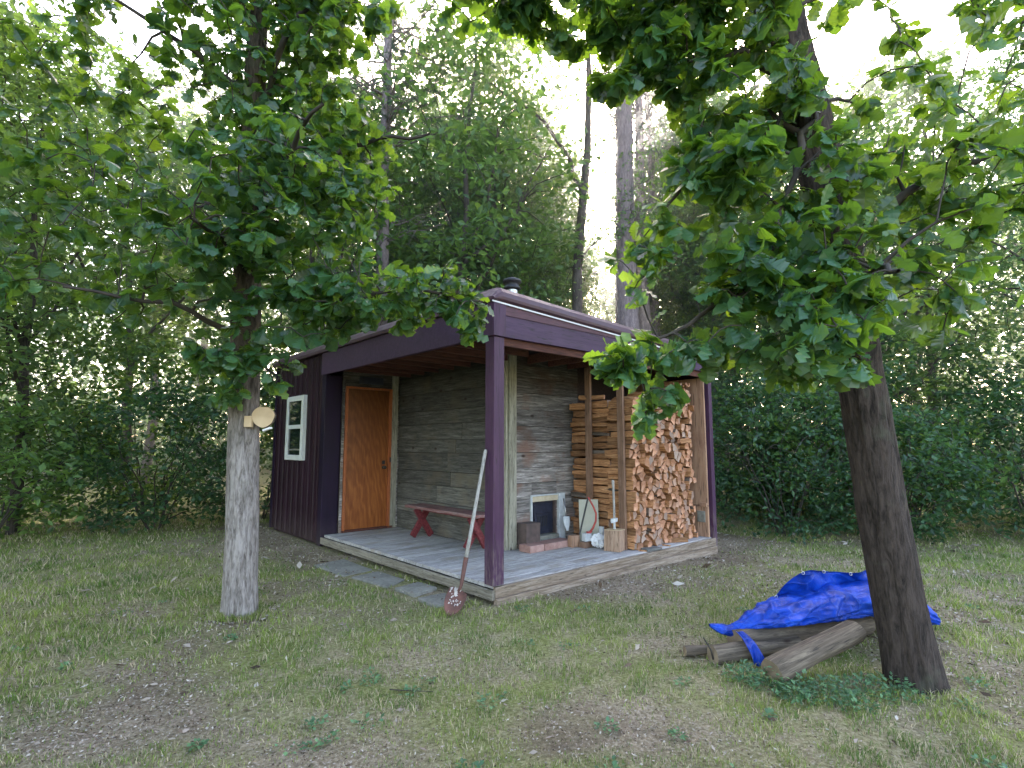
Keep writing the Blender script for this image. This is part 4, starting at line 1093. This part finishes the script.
def pine_variant(seed, H=19, r=.20, z0=5.5, dead=8.5, spread_top=2.3):
    rs = np.random.default_rng(seed)
    tr = [(rs.normal(0, .03), rs.normal(0, .03), z) for z in np.linspace(-.3, H, 12)]
    tm = trunk_mesh('trunk', tr, np.linspace(r * 1.1, r * .2, 12), M_bark_pine, None, 20, .1, seed, .2)
    mb = MB(); pos = []; ax = []
    z = z0
    while z < H - .3:
        for k in range(rs.integers(2, 5)):
            a = rs.uniform(0, 6.28); L = (spread_top * (1 - (z - dead) / (H - dead)) ** .7 if z > dead else rs.uniform(.5, 1.9)) * rs.uniform(.7, 1.1) + .2
            d = np.array([math.cos(a), math.sin(a), rs.uniform(-.15, .35)])
            P = [np.array([0, 0, z]) + d * L * t_ + np.array([0, 0, .12 * L * t_ * t_]) + rs.normal(0, .04 * L, 3) * (t_ > 0) for t_ in np.linspace(0, 1, 6)]
            mb.tube([Vector(p) for p in P], list(np.linspace(.028 if z > dead else .018, .006, 6)), 5, 0, False)
            nsub = int(L * 4) + 2
            for q in range(nsub):
                t_ = rs.uniform(.3, 1); u = t_ * 5; i = int(min(u, 4)); p = P[i] + (P[i + 1] - P[i]) * (u - i)
                dd = d * .6 + rs.normal(0, .6, 3); dd /= np.linalg.norm(dd); sl_ = rs.uniform(.2, .55)
                e = p + dd * sl_; mb.tube([Vector(p), Vector((p + e) / 2 + rs.normal(0, .03, 3)), Vector(e)], [.008, .006, .004], 4, 0, False)
                if z > dead or rs.random() < .25:
                    for tt in (.55, .8, 1.0): pos.append(p + dd * sl_ * tt); ax.append(dd)
        z += rs.uniform(.3, .6)
    pos = np.array(pos); ax = np.array(ax); m = 16
    P = np.repeat(pos, m, 0); A = np.repeat(ax, m, 0) * .6 + rs.normal(0, .75, (len(P), 3))
    V_, F_ = place((np.array([(0, .012, 0), (1, 0, 0), (0, -.012, 0)]) * np.array([1, 2.2, 1]), np.array([(0, 2, 1)])), P, A, rs.normal(0, 1, (len(P), 3)), rs.uniform(.10, .18, len(P)))
    bm_ = obj('branches', mb.mesh('branches', M_bark_pine)); cm = obj('crown', np_mesh('crown', V_, F_, M_needle))
    return [tm, bm_, cm]
def shrub_variant(seed, size=(1.3, 1.1, 1.15), cz=1.05, nclu=170, per=26, leafs=(.06, .11), mat=M_shrubleaf):
    rs = np.random.default_rng(seed)
    cl = ell((0, 0, cz), size, nclu, rs, .45); cl = cl[cl[:, 2] > .12]
    mains = []
    for k in range(8):
        a = k * .8 + rs.random(); mains.append(([(math.cos(a) * .1, math.sin(a) * .1, 0), (math.cos(a) * .35, math.sin(a) * .35, cz * .6), (math.cos(a) * .75, math.sin(a) * .75, cz * 1.2)], .014, .006))
    tubes, ends = grow([(0, 0, 0), (0, 0, cz)], (.015, .008), cl, seed, .004, mains=mains, step=.4)
    V_, F_ = simple_leaves(ends, rs, per, .13, leafs)
    return [obj('stems', tubes_mesh('stems', tubes, M_twig, 4)), obj('foliage', np_mesh('foliage', V_, F_, mat))]
used = set()
def plant(name, parts, x, y, rz, s, label, cat, group, sz=None, key=None, dz=0):
    t = empty(name, (x, y, gz1(x, y) + dz), rz); t.scale = (s, s, sz or s); tag(t, label, cat, group)
    first = id(parts) not in used; used.add(id(parts))
    for p in parts:
        q = p if first else p.copy()
        if not first: COL.objects.link(q)
        q.parent = t
    return t

LV = [leafy_variant(101, 12, .11, (2.3, 2.3, 4.3), 7.6, 200, 46, (.13, .22), .27, 5), leafy_variant(102, 11, .10, (2.0, 2.1, 4.6), 6.6, 230, 60, (.07, .13), .24, 6, mat=M_bgleaf2),
      leafy_variant(103, 13, .13, (2.6, 2.4, 4.0), 9.0, 190, 60, (.08, .15), .28, 5, mat=M_bgleaf3), leafy_variant(104, 9, .08, (2.0, 2.0, 4.1), 4.9, 250, 44, (.10, .17), .24, 6)]
PV = [pine_variant(201, 19, .19, 5.0, 8.2), pine_variant(202, 21, .30, 7.0, 10.5, 2.8)]
SV = [shrub_variant(301), shrub_variant(302, (1.5, 1.2, 1.3), 1.2, 190), shrub_variant(303, (1.1, 1.1, .9), .8, 120, 30, (.07, .13), M_shrubleaf2), shrub_variant(304, (1.0, 1.0, 1.6), 1.5, 150, 24, (.08, .14), M_shrubleaf2)]
GT = 'leafy woodland trees behind the shed'; GP = 'tall pines behind the shed'; GS = 'shrubs under the trees'
# pines and trunks one can tell apart
plant('pine_tree', PV[0], -2.84, 11.6, 1.0, .9, 'slim straight pine with bare side limbs left of the shed roof', 'tree', GP)
plant('pine_tree', PV[1], 2.78, 12.8, 2.0, 1.0, 'thick pine trunk just right of the low sun', 'tree', GP)
plant('pine_tree', PV[1], 3.75, 15.2, 4.0, .8, 'second thick pine close behind the right of the sun', 'tree', GP)
plant('pine_tree', PV[0], 4.55, 17.0, 3.0, .95, 'thin pale pine trunk farthest right of the sun', 'tree', GP)
plant('pine_tree', PV[0], -8.5, 17.5, 5.0, 1.05, 'tall pine far left beyond the oak trunk', 'tree', GP)
plant('pine_tree', PV[0], 11.0, 18, 2.2, 1.0, 'tall pine far right behind the shrubs', 'tree', GP)

# the bare trunk by the sun, with its arching limb
def arch_tree():
    rs = np.random.default_rng(77)
    t = empty('bare_trunk_tree', (1.48, 12.4, 0)); tag(t, 'slender dark trunk with one arching limb, left of the low sun', 'tree')
    tr = [(0, 0, -.2), (.02, 0, 2), (.03, 0, 4.2), (.05, .0, 5.6), (.22, 0, 7.4), (.34, 0, 8.6), (.40, 0, 10.5), (.35, 0, 12.5)]
    trunk_mesh('trunk', tr, [.15, .13, .12, .115, .10, .09, .07, .03], M_bark_bg, t, 16, .08, 3, .2)
    mains = [([(.22, 0, 7.3), (-.1, -.1, 8.3), (-.7, -.2, 9.2), (-1.4, -.3, 9.6), (-1.9, -.3, 10.0)], .06, .02), ([(.05, 0, 5.8), (.7, .2, 6.5), (1.1, .2, 7.2)], .03, .01)]
    cl = np.vstack([ell((-1.5, -.2, 9.4), (1.2, .8, 1.0), 36, rs), ell((.4, .2, 11.4), (2.0, 1.6, 1.6), 80, rs), ell((1.4, .3, 6.6), (.9, .8, .9), 22, rs), ell((-.9, .2, 5.6), (1.0, .8, 1.1), 30, rs), ell((1.8, .5, 7.6), (1.0, .9, 2.3), 34, rs), ell((-.9, .3, 7.6), (.9, .8, 1.6), 16, rs)])
    tubes, ends = grow(tr[3:], (.11, .05), cl, 77, .006, mains=mains, step=.5)
    obj('branches', tubes_mesh('branches', tubes, M_bark_bg, 4), t)
    V_, F_ = simple_leaves(ends, rs, 30, .25, (.08, .13)); obj('crown', np_mesh('crown', V_, F_, M_bgleaf), t)
arch_tree()

TREES = [  # x, y, variant, scale
    (-1.3, 12.6, 3, 1.45), (-2.2, 16.5, 0, .95), (-.5, 15.5, 1, 1.2), (-.2, 18.5, 0, 1.0), (-4.9, 12.5, 3, 1.2), (-6.0, 16, 2, 1.0), (-5.0, 20, 1, 1.0),
    (-9.5, 13.5, 0, 1.0), (-12, 18, 2, 1.05), (-8.5, 9.5, 3, 1.0), (2.4, 18.5, 3, 1.0), (7.0, 14.5, 0, 1.0), (7.4, 17.5, 1, 1.05), (8.6, 13.0, 3, 1.2), (8.0, 20.5, 2, 1.05),
    (11.2, 14.5, 0, 1.05), (13.5, 18, 1, 1.05), (.6, 23, 2, 1.0), (6.2, 22, 3, 1.4), (-2.8, 21, 2, .95), (-12.5, 12, 1, 1.0), (14.5, 12, 3, 1.1), (10.0, 9.0, 1, .85), (-16, 15, 0, 1.1), (17.5, 16, 0, 1.1), (6.3, 18.9, 1, .95), (5.6, 15.2, 2, .72)]
for i, (x, y, v, s_) in enumerate(TREES):
    plant('leafy_tree', LV[v], x, y, i * 1.7, s_, 'green leafy tree among others in the wood behind the shed', 'tree', GT, sz=s_ * (1 + .08 * math.sin(i * 2.3)))
for x, y, v, s_, h_ in ((1.12, 17.0, 3, .85, 1.38), (5.9, 17.4, 0, .75, 1.1), (1.5, 20.5, 1, .8, 1.15)):
    plant('leafy_tree', LV[v], x, y, x * 3, s_, 'green leafy tree among others in the wood behind the shed', 'tree', GT, sz=h_)
for x, y, v, s_, h_ in ((-3.6, 16.5, 1, 1.0, 1.5), (-2.4, 19.5, 3, 1.1, 1.9), (-.6, 19.5, 1, 1.0, 1.6), (.5, 26, 0, 1.3, 1.6), (-4.5, 24, 1, 1.3, 1.6), (2.5, 26, 1, .9, 1.55), (6.4, 20, 0, 1.1, 1.5), (9.0, 24, 1, 1.3, 1.6), (-8, 23, 0, 1.3, 1.5), (-13, 23, 2, 1.3, 1.4), (13, 24, 0, 1.3, 1.5)):
    plant('leafy_tree', LV[v], x, y, x * 3, s_, 'green leafy tree among others in the wood behind the shed', 'tree', GT, sz=h_)
for i, (x, y, v, s_) in enumerate(((-8.5, 5.5, 0, 1.1), (-7.2, 2.2, 3, 1.3), (-8.0, -1.0, 1, 1.1), (-6.2, -3.6, 3, 1.3), (-10.5, 3.0, 2, 1.1), (-9.8, 7.6, 3, 1.3))):  # trees added to block sky light and darken the shed's left-facing sides
    plant('leafy_tree', LV[v], x, y, i * 2.3 + 1, s_, 'leafy tree added at the left edge of the clearing to shade the shed', 'tree', 'leafy trees added on the left to block sky light')
SH = [(4.9, 10.0, 1, 1.15, 'dense dark shrub right beside the shed corner'), (6.3, 9.6, 0, 1.15, 'dark bushy shrub at the right edge behind the lawn'), (5.6, 11.4, 3, 1.3, None), (6.6, 12.6, 1, 1.5, None), (4.9, 12.4, 0, 1.4, None), (8.6, 12.2, 1, 1.6, None), (7.6, 10.6, 2, 1.3, None), (8.8, 9.2, 0, 1.2, None),
      (-5.2, 11.4, 1, 1.2, None), (-6.4, 10.0, 0, 1.2, None), (-4.3, 12.8, 3, 1.2, None), (-7.6, 11.6, 3, 1.3, None), (-8.2, 8.6, 2, 1.3, None), (-3.2, 13.8, 1, 1.4, None),
      (-1.6, 13.2, 0, 1.5, None), (.2, 13.6, 3, 1.4, None), (2.0, 14.0, 2, 1.9, None), (2.9, 13.6, 3, 1.1, None), (-10, 10.5, 1, 1.3, None), (10.6, 10.8, 1, 1.4, None), (12.5, 9.6, 0, 1.3, None)]
for i, (x, y, v, s_, lab) in enumerate(SH):
    plant('shrub', SV[v], x, y, i * 2.1, s_, lab or 'green shrub in the undergrowth among the trees', 'shrub', GS if not lab else None)

# the far wood: one mass
def far_wood():
    rs = np.random.default_rng(55); n = 110000
    a = rs.uniform(-1.05, 1.05, n); d = rs.uniform(25, 40, n)
    x = np.sin(a) * d; y = np.cos(a) * d
    hmax = 7.5 + 5 * n2(a * 14 + 40, d * .0 + 5, 1, 8)
    z = rs.random(n) ** 1.5 * hmax
    keep = (vnoise(np.stack([x, y, z], 1), .55, 2) > .40) | (z < 3)
    P = np.stack([x, y, z + .6], 1)[keep]; m = len(P)
    ax = rs.normal(0, 1, (m, 3)); nr = rs.normal(0, .8, (m, 3)); nr[:, 2] += .6
    V_, F_ = place(TSIMPLE, P, ax, nr, rs.uniform(.22, .48, m))
    o = obj('far_wood', np_mesh('far_wood', V_, F_, M_bgleaf2)); tag(o, 'far-off green wood behind the nearer trees', 'wood', kind='stuff')
far_wood()

# thin morning haze hanging in the wood
def haze():
    t = NT('morning haze'); v = t.n('ShaderNodeVolumeScatter', i_Density=.024, i_Anisotropy=.78); t.set(v.inputs['Color'], (.93, .96, 1.0))
    t.t.links.new(v.outputs[0], t.out.inputs['Volume'])
    mb = MB(); mb.box(-32, 32, 10.5, 44, -1, 24); o = mb.build('haze', t.m); tag(o, kind='structure')
haze()
sc.cycles.volume_bounces = 0

# ------------------------------------------------------------------ round slice on the oak trunk
rd = empty('wooden_round', (-2.255, 4.94, 1.755)); tag(rd, 'pale sawn log round fixed to the side of the left oak trunk', 'log round')
rdir = Vector((.28, -1, .0)).normalized(); up = Vector((0, 0, 1)); sd = rdir.cross(up).normalized()
mb = MB(); n = 30; ring = []
for k in range(n):
    a = 2 * math.pi * k / n; r_ = .094 * (1 + .04 * math.sin(a * 3) + .02 * math.sin(a * 7)); ring.append(sd * math.cos(a) * r_ + up * math.sin(a) * r_)
vs = [p for p in ring] + [p - rdir * .10 for p in ring]
mb.add(vs, [tuple(range(n)), tuple(range(n, 2 * n))[::-1]], 0); mb.add(vs, [(k, n + k, n + (k + 1) % n, (k + 1) % n)[::-1] for k in range(n)], 1, True)
mb.build('round', [M_slice, M_logbark], rd, .004)
mb = MB(); mb.bar(Vector((-.15, -.02, -.045)), Vector((-.085, -.02, -.045)), .05, .10); mb.build('bracket', M_slice, rd, .004)
mb = MB(); mb.bar(Vector((.0, .02, -.125)), Vector((.07, .02, -.10)), .05, .018); mb.build('perch', M_paper, rd, .003)

# ------------------------------------------------------------------ logs and tarpaulin at the right
def old_log(label, a, b, r, seed, mat=M_oldlog, flat=1.0):
    a = Vector(a); b = Vector(b); L = (b - a).length; rs = np.random.default_rng(seed); n, m = 22, 26
    V_ = []
    ang = np.linspace(0, 2 * np.pi, n, endpoint=False)
    for i in range(m + 1):
        t_ = i / m
        q = np.stack([np.full(n, t_ * 3.0) + seed, np.cos(ang) * 1.6, np.sin(ang) * 1.6], 1)
        q2 = np.stack([np.full(n, t_ * 2.0), np.cos(ang) * 6, np.sin(ang) * 6 + seed], 1)
        rr_ = r * (.95 + .25 * (vnoise(q, 1, seed) - .5) + .16 * (vnoise(q2, 1, seed) - .5)) * (1 - .08 * t_)
        V_ += [(t_ * L, math.cos(w_) * q_, math.sin(w_) * q_ * flat) for w_, q_ in zip(ang, rr_)]
    F_ = [(i * n + k, (i + 1) * n + k, (i + 1) * n + (k + 1) % n, i * n + (k + 1) % n)[::-1] for i in range(m) for k in range(n)]
    mb = MB(); mb.add(V_, F_, 0, True); mb.add(V_[:n], [tuple(range(n))[::-1]], 1); mb.add(V_[-n:], [tuple(range(n))], 1)
    o = mb.build('old_log', [mat, M_oldend]); o.location = a
    o.rotation_euler = (b - a).to_track_quat('X', 'Z').to_euler(); return tag(o, label, 'log')
old_log('short grey weathered log on the ground under the tip of the blue tarpaulin', (1.40, 3.99, .04), (2.1, 4.20, .05), .066, 1)
old_log('thick split grey log in front of the tarpaulin at the right edge', (1.66, 3.66, .06), (2.35, 3.90, .24), .095, 2, flat=.8)
old_log('brown log in the middle of the pile under the blue tarpaulin', (1.62, 4.14, .07), (2.8, 4.5, .10), .095, 3)
old_log('upper brown log wholly wrapped by the blue tarpaulin', (2.1, 4.55, .12), (3.1, 4.75, .16), .14, 4)
old_log('dark narrow log beneath the short grey log', (1.24, 4.10, .03), (1.6, 4.14, .04), .035, 5)
def tarp():
    C_ = np.array([(1.46, 4.20, .175), (1.52, 4.20, .15), (1.62, 4.22, .125), (1.70, 4.22, .17), (1.80, 4.24, .20), (1.95, 4.28, .225), (2.15, 4.34, .245), (2.45, 4.45, .27), (2.8, 4.55, .28), (3.1, 4.65, .27), (3.35, 4.7, .12)])
    hw = np.array([.012, .045, .055, .045, .09, .15, .20, .25, .28, .27, .20]); hh = np.array([.01, .032, .035, .03, .062, .075, .08, .11, .13, .13, .10])
    m, n = 150, 72; s_ = np.linspace(0, len(C_) - 1, m); ii = np.arange(len(C_))
    P = np.stack([np.interp(s_, ii, C_[:, k]) for k in range(3)], 1); w_ = np.interp(s_, ii, hw); h_ = np.interp(s_, ii, hh)
    a = np.linspace(0, 2 * np.pi, n, endpoint=False); A, S_ = np.meshgrid(a, s_)
    q = np.stack([(S_ * 1.1 + A * .5).ravel(), np.cos(A).ravel() * 1.3, np.sin(A).ravel() * 1.3], 1)
    rid = 1 - 2 * np.abs(vnoise(q, 1.3, 4) - .5); rid2 = 1 - 2 * np.abs(vnoise(q, 3.1, 6) - .5)
    f = (1 + .40 * (rid - .5) + .18 * (rid2 - .5)).reshape(m, n)
    V_ = np.zeros((m, n, 3)); V_[:, :, 0] = P[:, None, 0] - .12 * np.cos(A) * w_[:, None] * f; V_[:, :, 1] = P[:, None, 1] + np.cos(A) * w_[:, None] * f
    sinA = np.sin(A); V_[:, :, 2] = P[:, None, 2] + np.where(sinA > 0, sinA, sinA * .75) * h_[:, None] * f
    i, k = np.meshgrid(np.arange(m - 1), np.arange(n), indexing='ij'); i = i.ravel(); k = k.ravel(); k2 = (k + 1) % n
    F_ = np.stack([i * n + k, (i + 1) * n + k, (i + 1) * n + k2, i * n + k2], 1)[:, ::-1]
    t = empty('tarpaulin', (0, 0, 0)); tag(t, 'crumpled blue tarpaulin thrown over the old log pile at the right edge', 'tarpaulin')
    obj('sheet', np_mesh('sheet', V_.reshape(-1, 3), F_, M_tarp, True), t)
    # an upper fold standing up behind
    m, n = 60, 50; u, v = np.meshgrid(np.linspace(0, 1, m), np.linspace(0, 1, n), indexing='ij')
    x = 2.02 + u * 1.0 + .06 * np.sin(v * 5); y = 4.44 + u * .12 + .14 * (v - .4) + .03 * np.sin(u * 14); z = .20 + v * (.06 + .30 * np.sin(np.clip(u * 2.6, 0, 1) * np.pi / 2)) + .02 * np.sin(u * 9 + v * 5)
    q = np.stack([u.ravel() * 6, v.ravel() * 3, u.ravel() * 0], 1); cr = (1 - 2 * np.abs(vnoise(q, 1.2, 11) - .5)).reshape(m, n)
    y = y + .07 * (cr - .5) - .15 * v * v; x = x + .04 * (cr - .5); z -= .10 * np.clip(v - .75, 0, 1) * 2
    i, k = np.meshgrid(np.arange(m - 1), np.arange(n - 1), indexing='ij'); i = i.ravel(); k = k.ravel()
    F_ = np.stack([i * n + k, (i + 1) * n + k, (i + 1) * n + k + 1, i * n + k + 1], 1)
    o = obj('fold', np_mesh('fold', np.stack([x, y, z], 2).reshape(-1, 3), F_, M_tarp, True), t)
    for k in range(5):
        i_, j_ = 6 + k * 12, n - 3; mb = MB(); c = Vector((x[i_, j_], y[i_, j_] - .006, z[i_, j_]))
        mb.tube([c + Vector((math.cos(q_) * .011, -.004, math.sin(q_) * .011)) for q_ in [w__ * math.pi / 5 for w__ in range(11)]], .003, 6, 0, False)
        mb.build('eyelet', M_steel, t)
    # hanging tail
    m, n = 26, 9; u, v = np.meshgrid(np.linspace(0, 1, m), np.linspace(-1, 1, n), indexing='ij')
    x = 1.64 + v * (.036 + .012 * u) + .06 * u; y = 4.10 - .185 * np.sin(u * 1.9) - .012 * np.sin(v * 6 + u * 8); z = .165 - .165 * u ** 1.5 + .008 * np.sin(v * 5)
    i, k = np.meshgrid(np.arange(m - 1), np.arange(n - 1), indexing='ij'); i = i.ravel(); k = k.ravel()
    F_ = np.stack([i * n + k, (i + 1) * n + k, (i + 1) * n + k + 1, i * n + k + 1], 1)
    obj('tail', np_mesh('tail', np.stack([x, y, z], 2).reshape(-1, 3), F_, M_tarp, True), t)
tarp()

# sticks
def stick(label, P, r):
    c = np.mean(P, axis=0); mb = MB(); mb.tube([Vector(np.array(p) - c) for p in P], list(np.linspace(r, r * .5, len(P))), 7)
    o = mb.build('stick', M_twig); o.location = c; tag(o, label, 'stick')
stick('thin dark stick standing by the short grey log', [(1.40, 3.98, .02), (1.38, 3.97, .09), (1.33, 3.96, .17)], .008)
stick('thin dark stick lying in the middle of the lawn', [(-.75, 3.53, .010), (-.6, 3.5, .014), (-.48, 3.50, .012)], .004)
stick('brown bark strip lying at the bottom of the lawn', [(-.60, 2.45, .012), (-.5, 2.52, .02), (-.42, 2.56, .014)], .011)

# weeds before the logs
def weeds():
    rs = np.random.default_rng(9)
    for i, (x, y, s_) in enumerate(((1.62, 3.62, 1), (1.78, 3.52, 1.1), (1.95, 3.48, 1.1), (1.50, 3.72, .9), (1.70, 3.44, .8), (2.15, 3.52, 1.2), (2.35, 3.55, 1.2), (1.98, 3.35, .9))):
        n = 150; a = rs.uniform(0, 6.28, n); rr_ = rs.random(n) ** .6 * .13; h_ = rs.random(n) * .10 * (1.2 - rr_ / .14)
        P = np.stack([np.cos(a) * rr_, np.sin(a) * rr_, h_ + .005], 1) * s_
        ax = np.stack([np.cos(a), np.sin(a), rs.uniform(-.1, .9, n)], 1) + rs.normal(0, .4, (n, 3)); nr = rs.normal(0, .3, (n, 3)); nr[:, 2] += 1
        V_, F_ = place(TSIMPLE, P, ax, nr, rs.uniform(.022, .042, n))
        t = empty('weed_plant', (x, y, gz1(x, y))); tag(t, 'low blue-green leafy weed growing before the old logs', 'weed', 'weeds before the old logs')
        obj('leaves', np_mesh('leaves', V_, F_, M_weed), t)
        mb = MB()
        for k in range(14): mb.tube([(0, 0, 0), tuple(P[k] * .6 + np.array([0, 0, .01])), tuple(P[k])], [.002, .0016, .001], 4, 0, False)
        mb.build('stems', M_weed, t)
weeds()

def clover():
    rs = np.random.default_rng(19)
    for i in range(46):
        y = math.exp(rs.uniform(math.log(2.6), math.log(6.0))); x = rs.uniform(-.95, .95) * y
        X, Y = toloc(x, y)
        if X > -.9 and Y > -.3: continue
        n = rs.integers(14, 40); a = rs.uniform(0, 6.28, n); r_ = rs.random(n) ** .7 * rs.uniform(.03, .08)
        P = np.stack([np.cos(a) * r_, np.sin(a) * r_, .008 + rs.random(n) * .022], 1)
        ax = np.stack([np.cos(a), np.sin(a), rs.uniform(-.1, .5, n)], 1) + rs.normal(0, .3, (n, 3)); nr = rs.normal(0, .25, (n, 3)); nr[:, 2] += 1
        V_, F_ = place((np.array([(0, 0, 0), (.5, .38, .03), (1, 0, -.04), (.5, -.38, .03)]), None), P, ax, nr, rs.uniform(.016, .034, n))
        o = obj('lawn_weed', np_mesh('lawn_weed', V_, F_, M_weed), None, (x, y, gz1(x, y))); tag(o, 'small round leaved weed rosette growing in the lawn', 'weed', 'weed rosettes in the lawn')
clover()

# ------------------------------------------------------------------ grass and litter
def scatter(n, rs, ymin=1.9, ymax=15, side=1.15, pv=1.0):
    y = np.exp(rs.uniform(np.log(ymin), np.log(ymax), n)); x = rs.uniform(-1, 1, n) * (y * side + .3)
    X, Y = toloc(x, y)
    ok = ~((X > -.10) & (X < 4.25) & (Y > -.10) & (Y < 6.3))
    for a, b, c, d_ in PAVE: ok &= ~((rs.random(n) < pv) & (X > a + rs.normal(0, .03, n)) & (X < b + rs.normal(0, .02, n)) & (Y > c) & (Y < d_))
    ok &= np.hypot(x + 2.42, y - 5.04) > .17
    return x[ok], y[ok]
def dirtmask(x, y):
    """1 = bare or littered ground"""
    X, Y = toloc(x, y)
    m = np.clip((fbm2(x, y, 1.1, 5) - .50) * 6, 0, 1)
    g_ = lambda cx, cy, rx, ry: np.exp(-(((x - cx) / rx) ** 2 + ((y - cy) / ry) ** 2))
    m = m * .8 + 1.3 * g_(-.85, 2.7, .5, .5) + .9 * g_(-2.0, 3.4, .5, .7) + .9 * g_(.75, 3.0, .6, .4) + 1.2 * np.exp(-((np.clip(-Y, 0, 9) / .55) ** 2)) * (X > .6) * (X < 6) \
        + 1.3 * np.exp(-(((X + .45) / .5) ** 2)) * (Y > 2.6) * (Y < 7) + .9 * g_(2.3, 6.1, .9, .5) + 1.0 * g_(-2.4, 4.7, .4, .35) + .8 * g_(1.3, 4.25, .35, .35) - .5 * g_(-1.4, 4.4, .9, .8) - .4 * g_(-.3, 4.6, .6, .3)
    return np.clip(m * .8, 0, 1)
at_ = g.data.attributes.new('dirt', 'FLOAT', 'POINT')
assert len(g.data.vertices) == len(GROUND_XY[0])
at_.data.foreach_set('value', (dirtmask(*GROUND_XY) * (np.hypot(*GROUND_XY) < 14)).astype(np.float32))
def grass():
    rs = np.random.default_rng(2); x, y = scatter(430000, rs)
    dm = dirtmask(x, y); clump = n2(x, y, 9, 9)
    ra = rs.uniform(0, 6.28, 1500); rr0 = .145 + np.abs(rs.normal(0, .05, 1500)); x = np.append(x, -2.42 + np.cos(ra) * rr0); y = np.append(y, 5.04 + np.sin(ra) * rr0)
    dm = np.append(dm, np.zeros(1500)); clump = np.append(clump, np.full(1500, .9))
    keep = rs.random(len(x)) < (1 - .93 * dm) * np.clip(.18 + 1.2 * (clump - .28), .05, 1)
    x, y, dm, clump = x[keep], y[keep], dm[keep], clump[keep]; n = len(x); z = gz(x, y)
    dist = np.hypot(x, y)
    h_ = rs.uniform(.014, .042, n) * (.6 + .9 * clump) * (1.0 - .45 * dm) * np.clip(dist / 4, .75, 1.5); wd = .0016 * np.clip(dist / 3, .8, 3.5) * rs.uniform(.7, 1.4, n)
    a = rs.uniform(0, 6.28, n); lean = rs.uniform(.1, 1.1, n) * h_; b = rs.uniform(0, 6.28, n)
    sx, sy = np.cos(a) * wd, np.sin(a) * wd; lx, ly = np.cos(b) * lean, np.sin(b) * lean
    V_ = np.zeros((n, 5, 3)); V_[:, 0] = np.stack([x - sx, y - sy, z - .003], 1); V_[:, 1] = np.stack([x + sx, y + sy, z - .003], 1)
    V_[:, 2] = np.stack([x + sx * .8 + lx * .4, y + sy * .8 + ly * .4, z + h_ * .6], 1); V_[:, 3] = np.stack([x - sx * .8 + lx * .4, y - sy * .8 + ly * .4, z + h_ * .6], 1)
    V_[:, 4] = np.stack([x + lx, y + ly, z + h_], 1)
    base = np.arange(n)[:, None] * 5
    F_ = np.concatenate([base + np.array([0, 1, 2]), base + np.array([0, 2, 3]), base + np.array([3, 2, 4])])
    o = obj('grass', np_mesh('grass', V_.reshape(-1, 3), F_, M_blade)); tag(o, 'short patchy lawn grass', 'grass', kind='stuff')
    # litter
    x, y = scatter(150000, rs, pv=.55); dm = dirtmask(x, y)
    keep = rs.random(len(x)) < .20 + .8 * dm; x, y = x[keep], y[keep]; n = len(x); z = gz(x, y) + .004
    X_, Y_ = toloc(x, y)
    for a_, b_, c_, d_ in PAVE: z = z + .028 * ((X_ > a_ + .02) & (X_ < b_) & (Y_ > c_) & (Y_ < d_))
    ra = rs.uniform(0, 6.28, 1400); r0_ = .155 + np.abs(rs.normal(0, .09, 1400)); ex, ey = -2.42 + np.cos(ra) * r0_, 5.04 + np.sin(ra) * r0_
    x = np.append(x, ex); y = np.append(y, ey); z = np.append(z, gz(ex, ey) + rs.random(1400) * .035 * np.exp(-(r0_ - .15) / .06)); n = len(x)
    dist = np.hypot(x, y); s_ = rs.uniform(.006, .020, n) * np.clip(dist / 4.0, .6, 1.8); big = rs.random(n) < .014; s_[big] *= rs.uniform(2, 3.6, int(big.sum()))
    ax = rs.normal(0, 1, (n, 3)); ax[:, 2] *= .25; nr = rs.normal(0, .4, (n, 3)); nr[:, 2] += 1
    t_ = (np.array([(0, 0, 0), (.5, .22, .10), (1, 0, .05), (.45, -.20, -.02)]), None)
    V_, F_ = place(t_, np.stack([x, y, z + s_ * .15], 1), ax, nr, s_ * 1.3)
    o = obj('leaf_litter', np_mesh('leaf_litter', V_, F_, M_litter)); tag(o, 'dry leaf litter and chips over the bare soil', 'leaf litter', kind='stuff')
grass()
